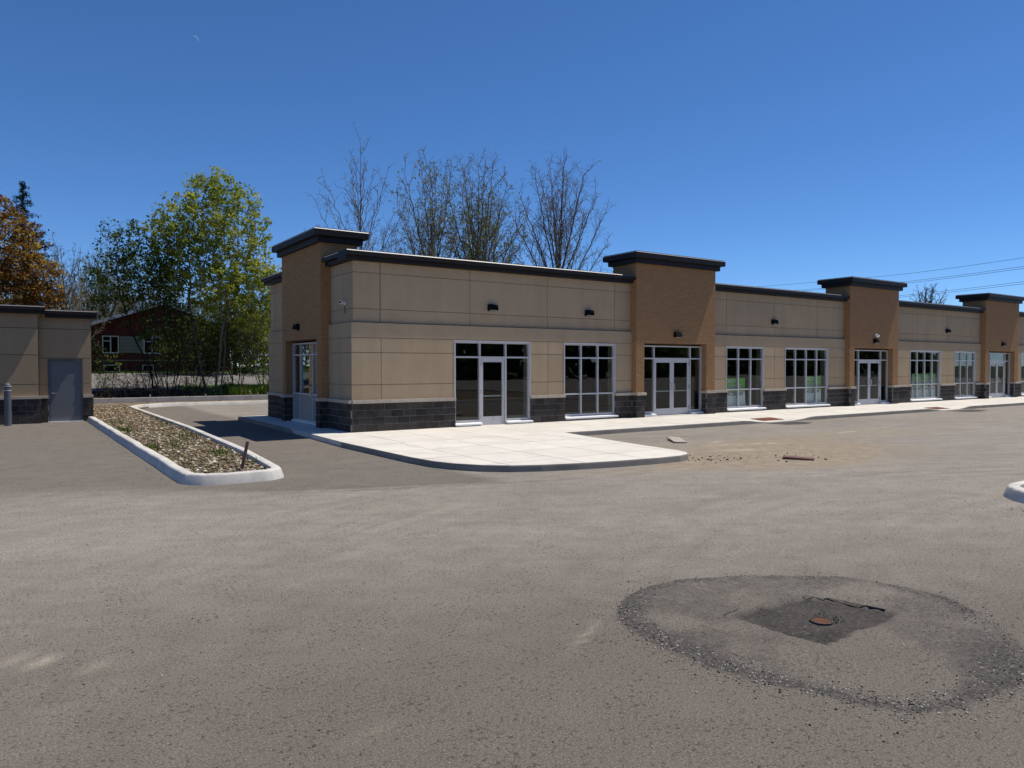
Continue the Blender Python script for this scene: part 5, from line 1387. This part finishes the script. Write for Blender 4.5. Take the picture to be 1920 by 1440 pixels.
# ================================================================== POWER LINES, MOON, ADDED UNSEEN WOODS
def cable(label, pts):
    b = MB(); P = []
    for i in range(len(pts)-1):
        a, c = Vector(pts[i]), Vector(pts[i+1])
        for k in range(8):
            s = k/8; p = a.lerp(c, s); p.z -= .06*4*s*(1-s); P.append(p)
    P.append(Vector(pts[-1])); b.tube(P, .026, 5)
    tag(b.build('power_line', M['wire']), label, 'power line', 'overhead power lines at the right')
cable('topmost power line above the last towers', [(95.77, 20.0, 15.74), (118.76, 45.79, 17.3), (124.89, 65.25, 17.47), (125.89, 88.85, 17.89), (123.56, 106.77, 18.24)])
cable('second power line from the top, beside its close twin', [(95.75, 19.97, 14.43), (118.74, 45.76, 16.06), (124.87, 65.22, 16.17), (125.88, 88.82, 16.64), (123.54, 106.75, 17.1)])
cable('third power line from the top, just under its twin', [(95.75, 19.96, 14.22), (118.74, 45.75, 15.79), (124.86, 65.21, 15.9), (125.87, 88.82, 16.43), (123.54, 106.75, 16.99)])
cable('fourth power line, upper of the low pair over the last tower', [(95.73, 19.94, 12.96), (118.71, 45.71, 13.91), (125.1, 66.84, 13.9), (125.84, 88.77, 14.04)])
cable('lowest power line, just above the far roof edge', [(95.73, 19.93, 12.65), (118.7, 45.71, 13.6), (125.1, 66.84, 13.63), (125.84, 88.76, 13.83)])

# thin crescent moon, a solid sickle far away
mx, my, mz = (317.9, 1618.4, 666.0)
t = thing('moon', (mx,my,mz), 'thin pale crescent moon high in the blue sky', 'moon')
n_ = N('moonlit_rock'); e_ = n_.n('ShaderNodeEmission'); e_.inputs['Color'].default_value = (.42,.62,.9,1); e_.inputs['Strength'].default_value = .55; n_.l(e_.outputs[0], n_.out.inputs[0])
b = MB(); vd = Vector((mx,my,mz-2)).normalized(); u_ = vd.cross(Vector((0,0,1))).normalized(); v_ = u_.cross(vd); RM = 7.0; kk = 16
for i in range(kk+1):
    a = R(-35+165*i/kk); w_ = 1.5*math.sin(math.pi*i/kk)+.02
    for rad_, dd in ((RM, 0),(RM-w_, 0),(RM-w_*.5, .8)):
        p = Vector((mx,my,mz))+u_*(rad_*math.cos(a))+v_*(rad_*math.sin(a))+vd*dd; b.v.append(tuple(p))
for i in range(kk):
    for j in range(3): b.f.append((3*i+j, 3*i+(j+1)%3, 3*i+3+(j+1)%3, 3*i+3+j))
b.build('crescent', n_.m, t)

# unseen woods added behind the viewer to darken the window reflections
r = rr(90); P = []
for i in range(260):
    a = i/260; x = -110+330*a; y = -62-10*math.sin(a*9); h = 7+4*math.sin(a*37)+3*r.rand(); P.append(np.array([x,y,0])+np.stack([r.randn(70)*2.2, r.randn(70)*2.2, h*r.rand(70)**.8], 1))
me = leaves('reflected_woods', M['leaf_dark'], np.concatenate(P), 1.7, 91, (0,0,0), 0, .9)
tag(link(bpy.data.objects.new('reflected_woods', me), None, (0,0,0)), 'unseen dark belt of woods added for the window reflections', 'woods', kind='stuff')
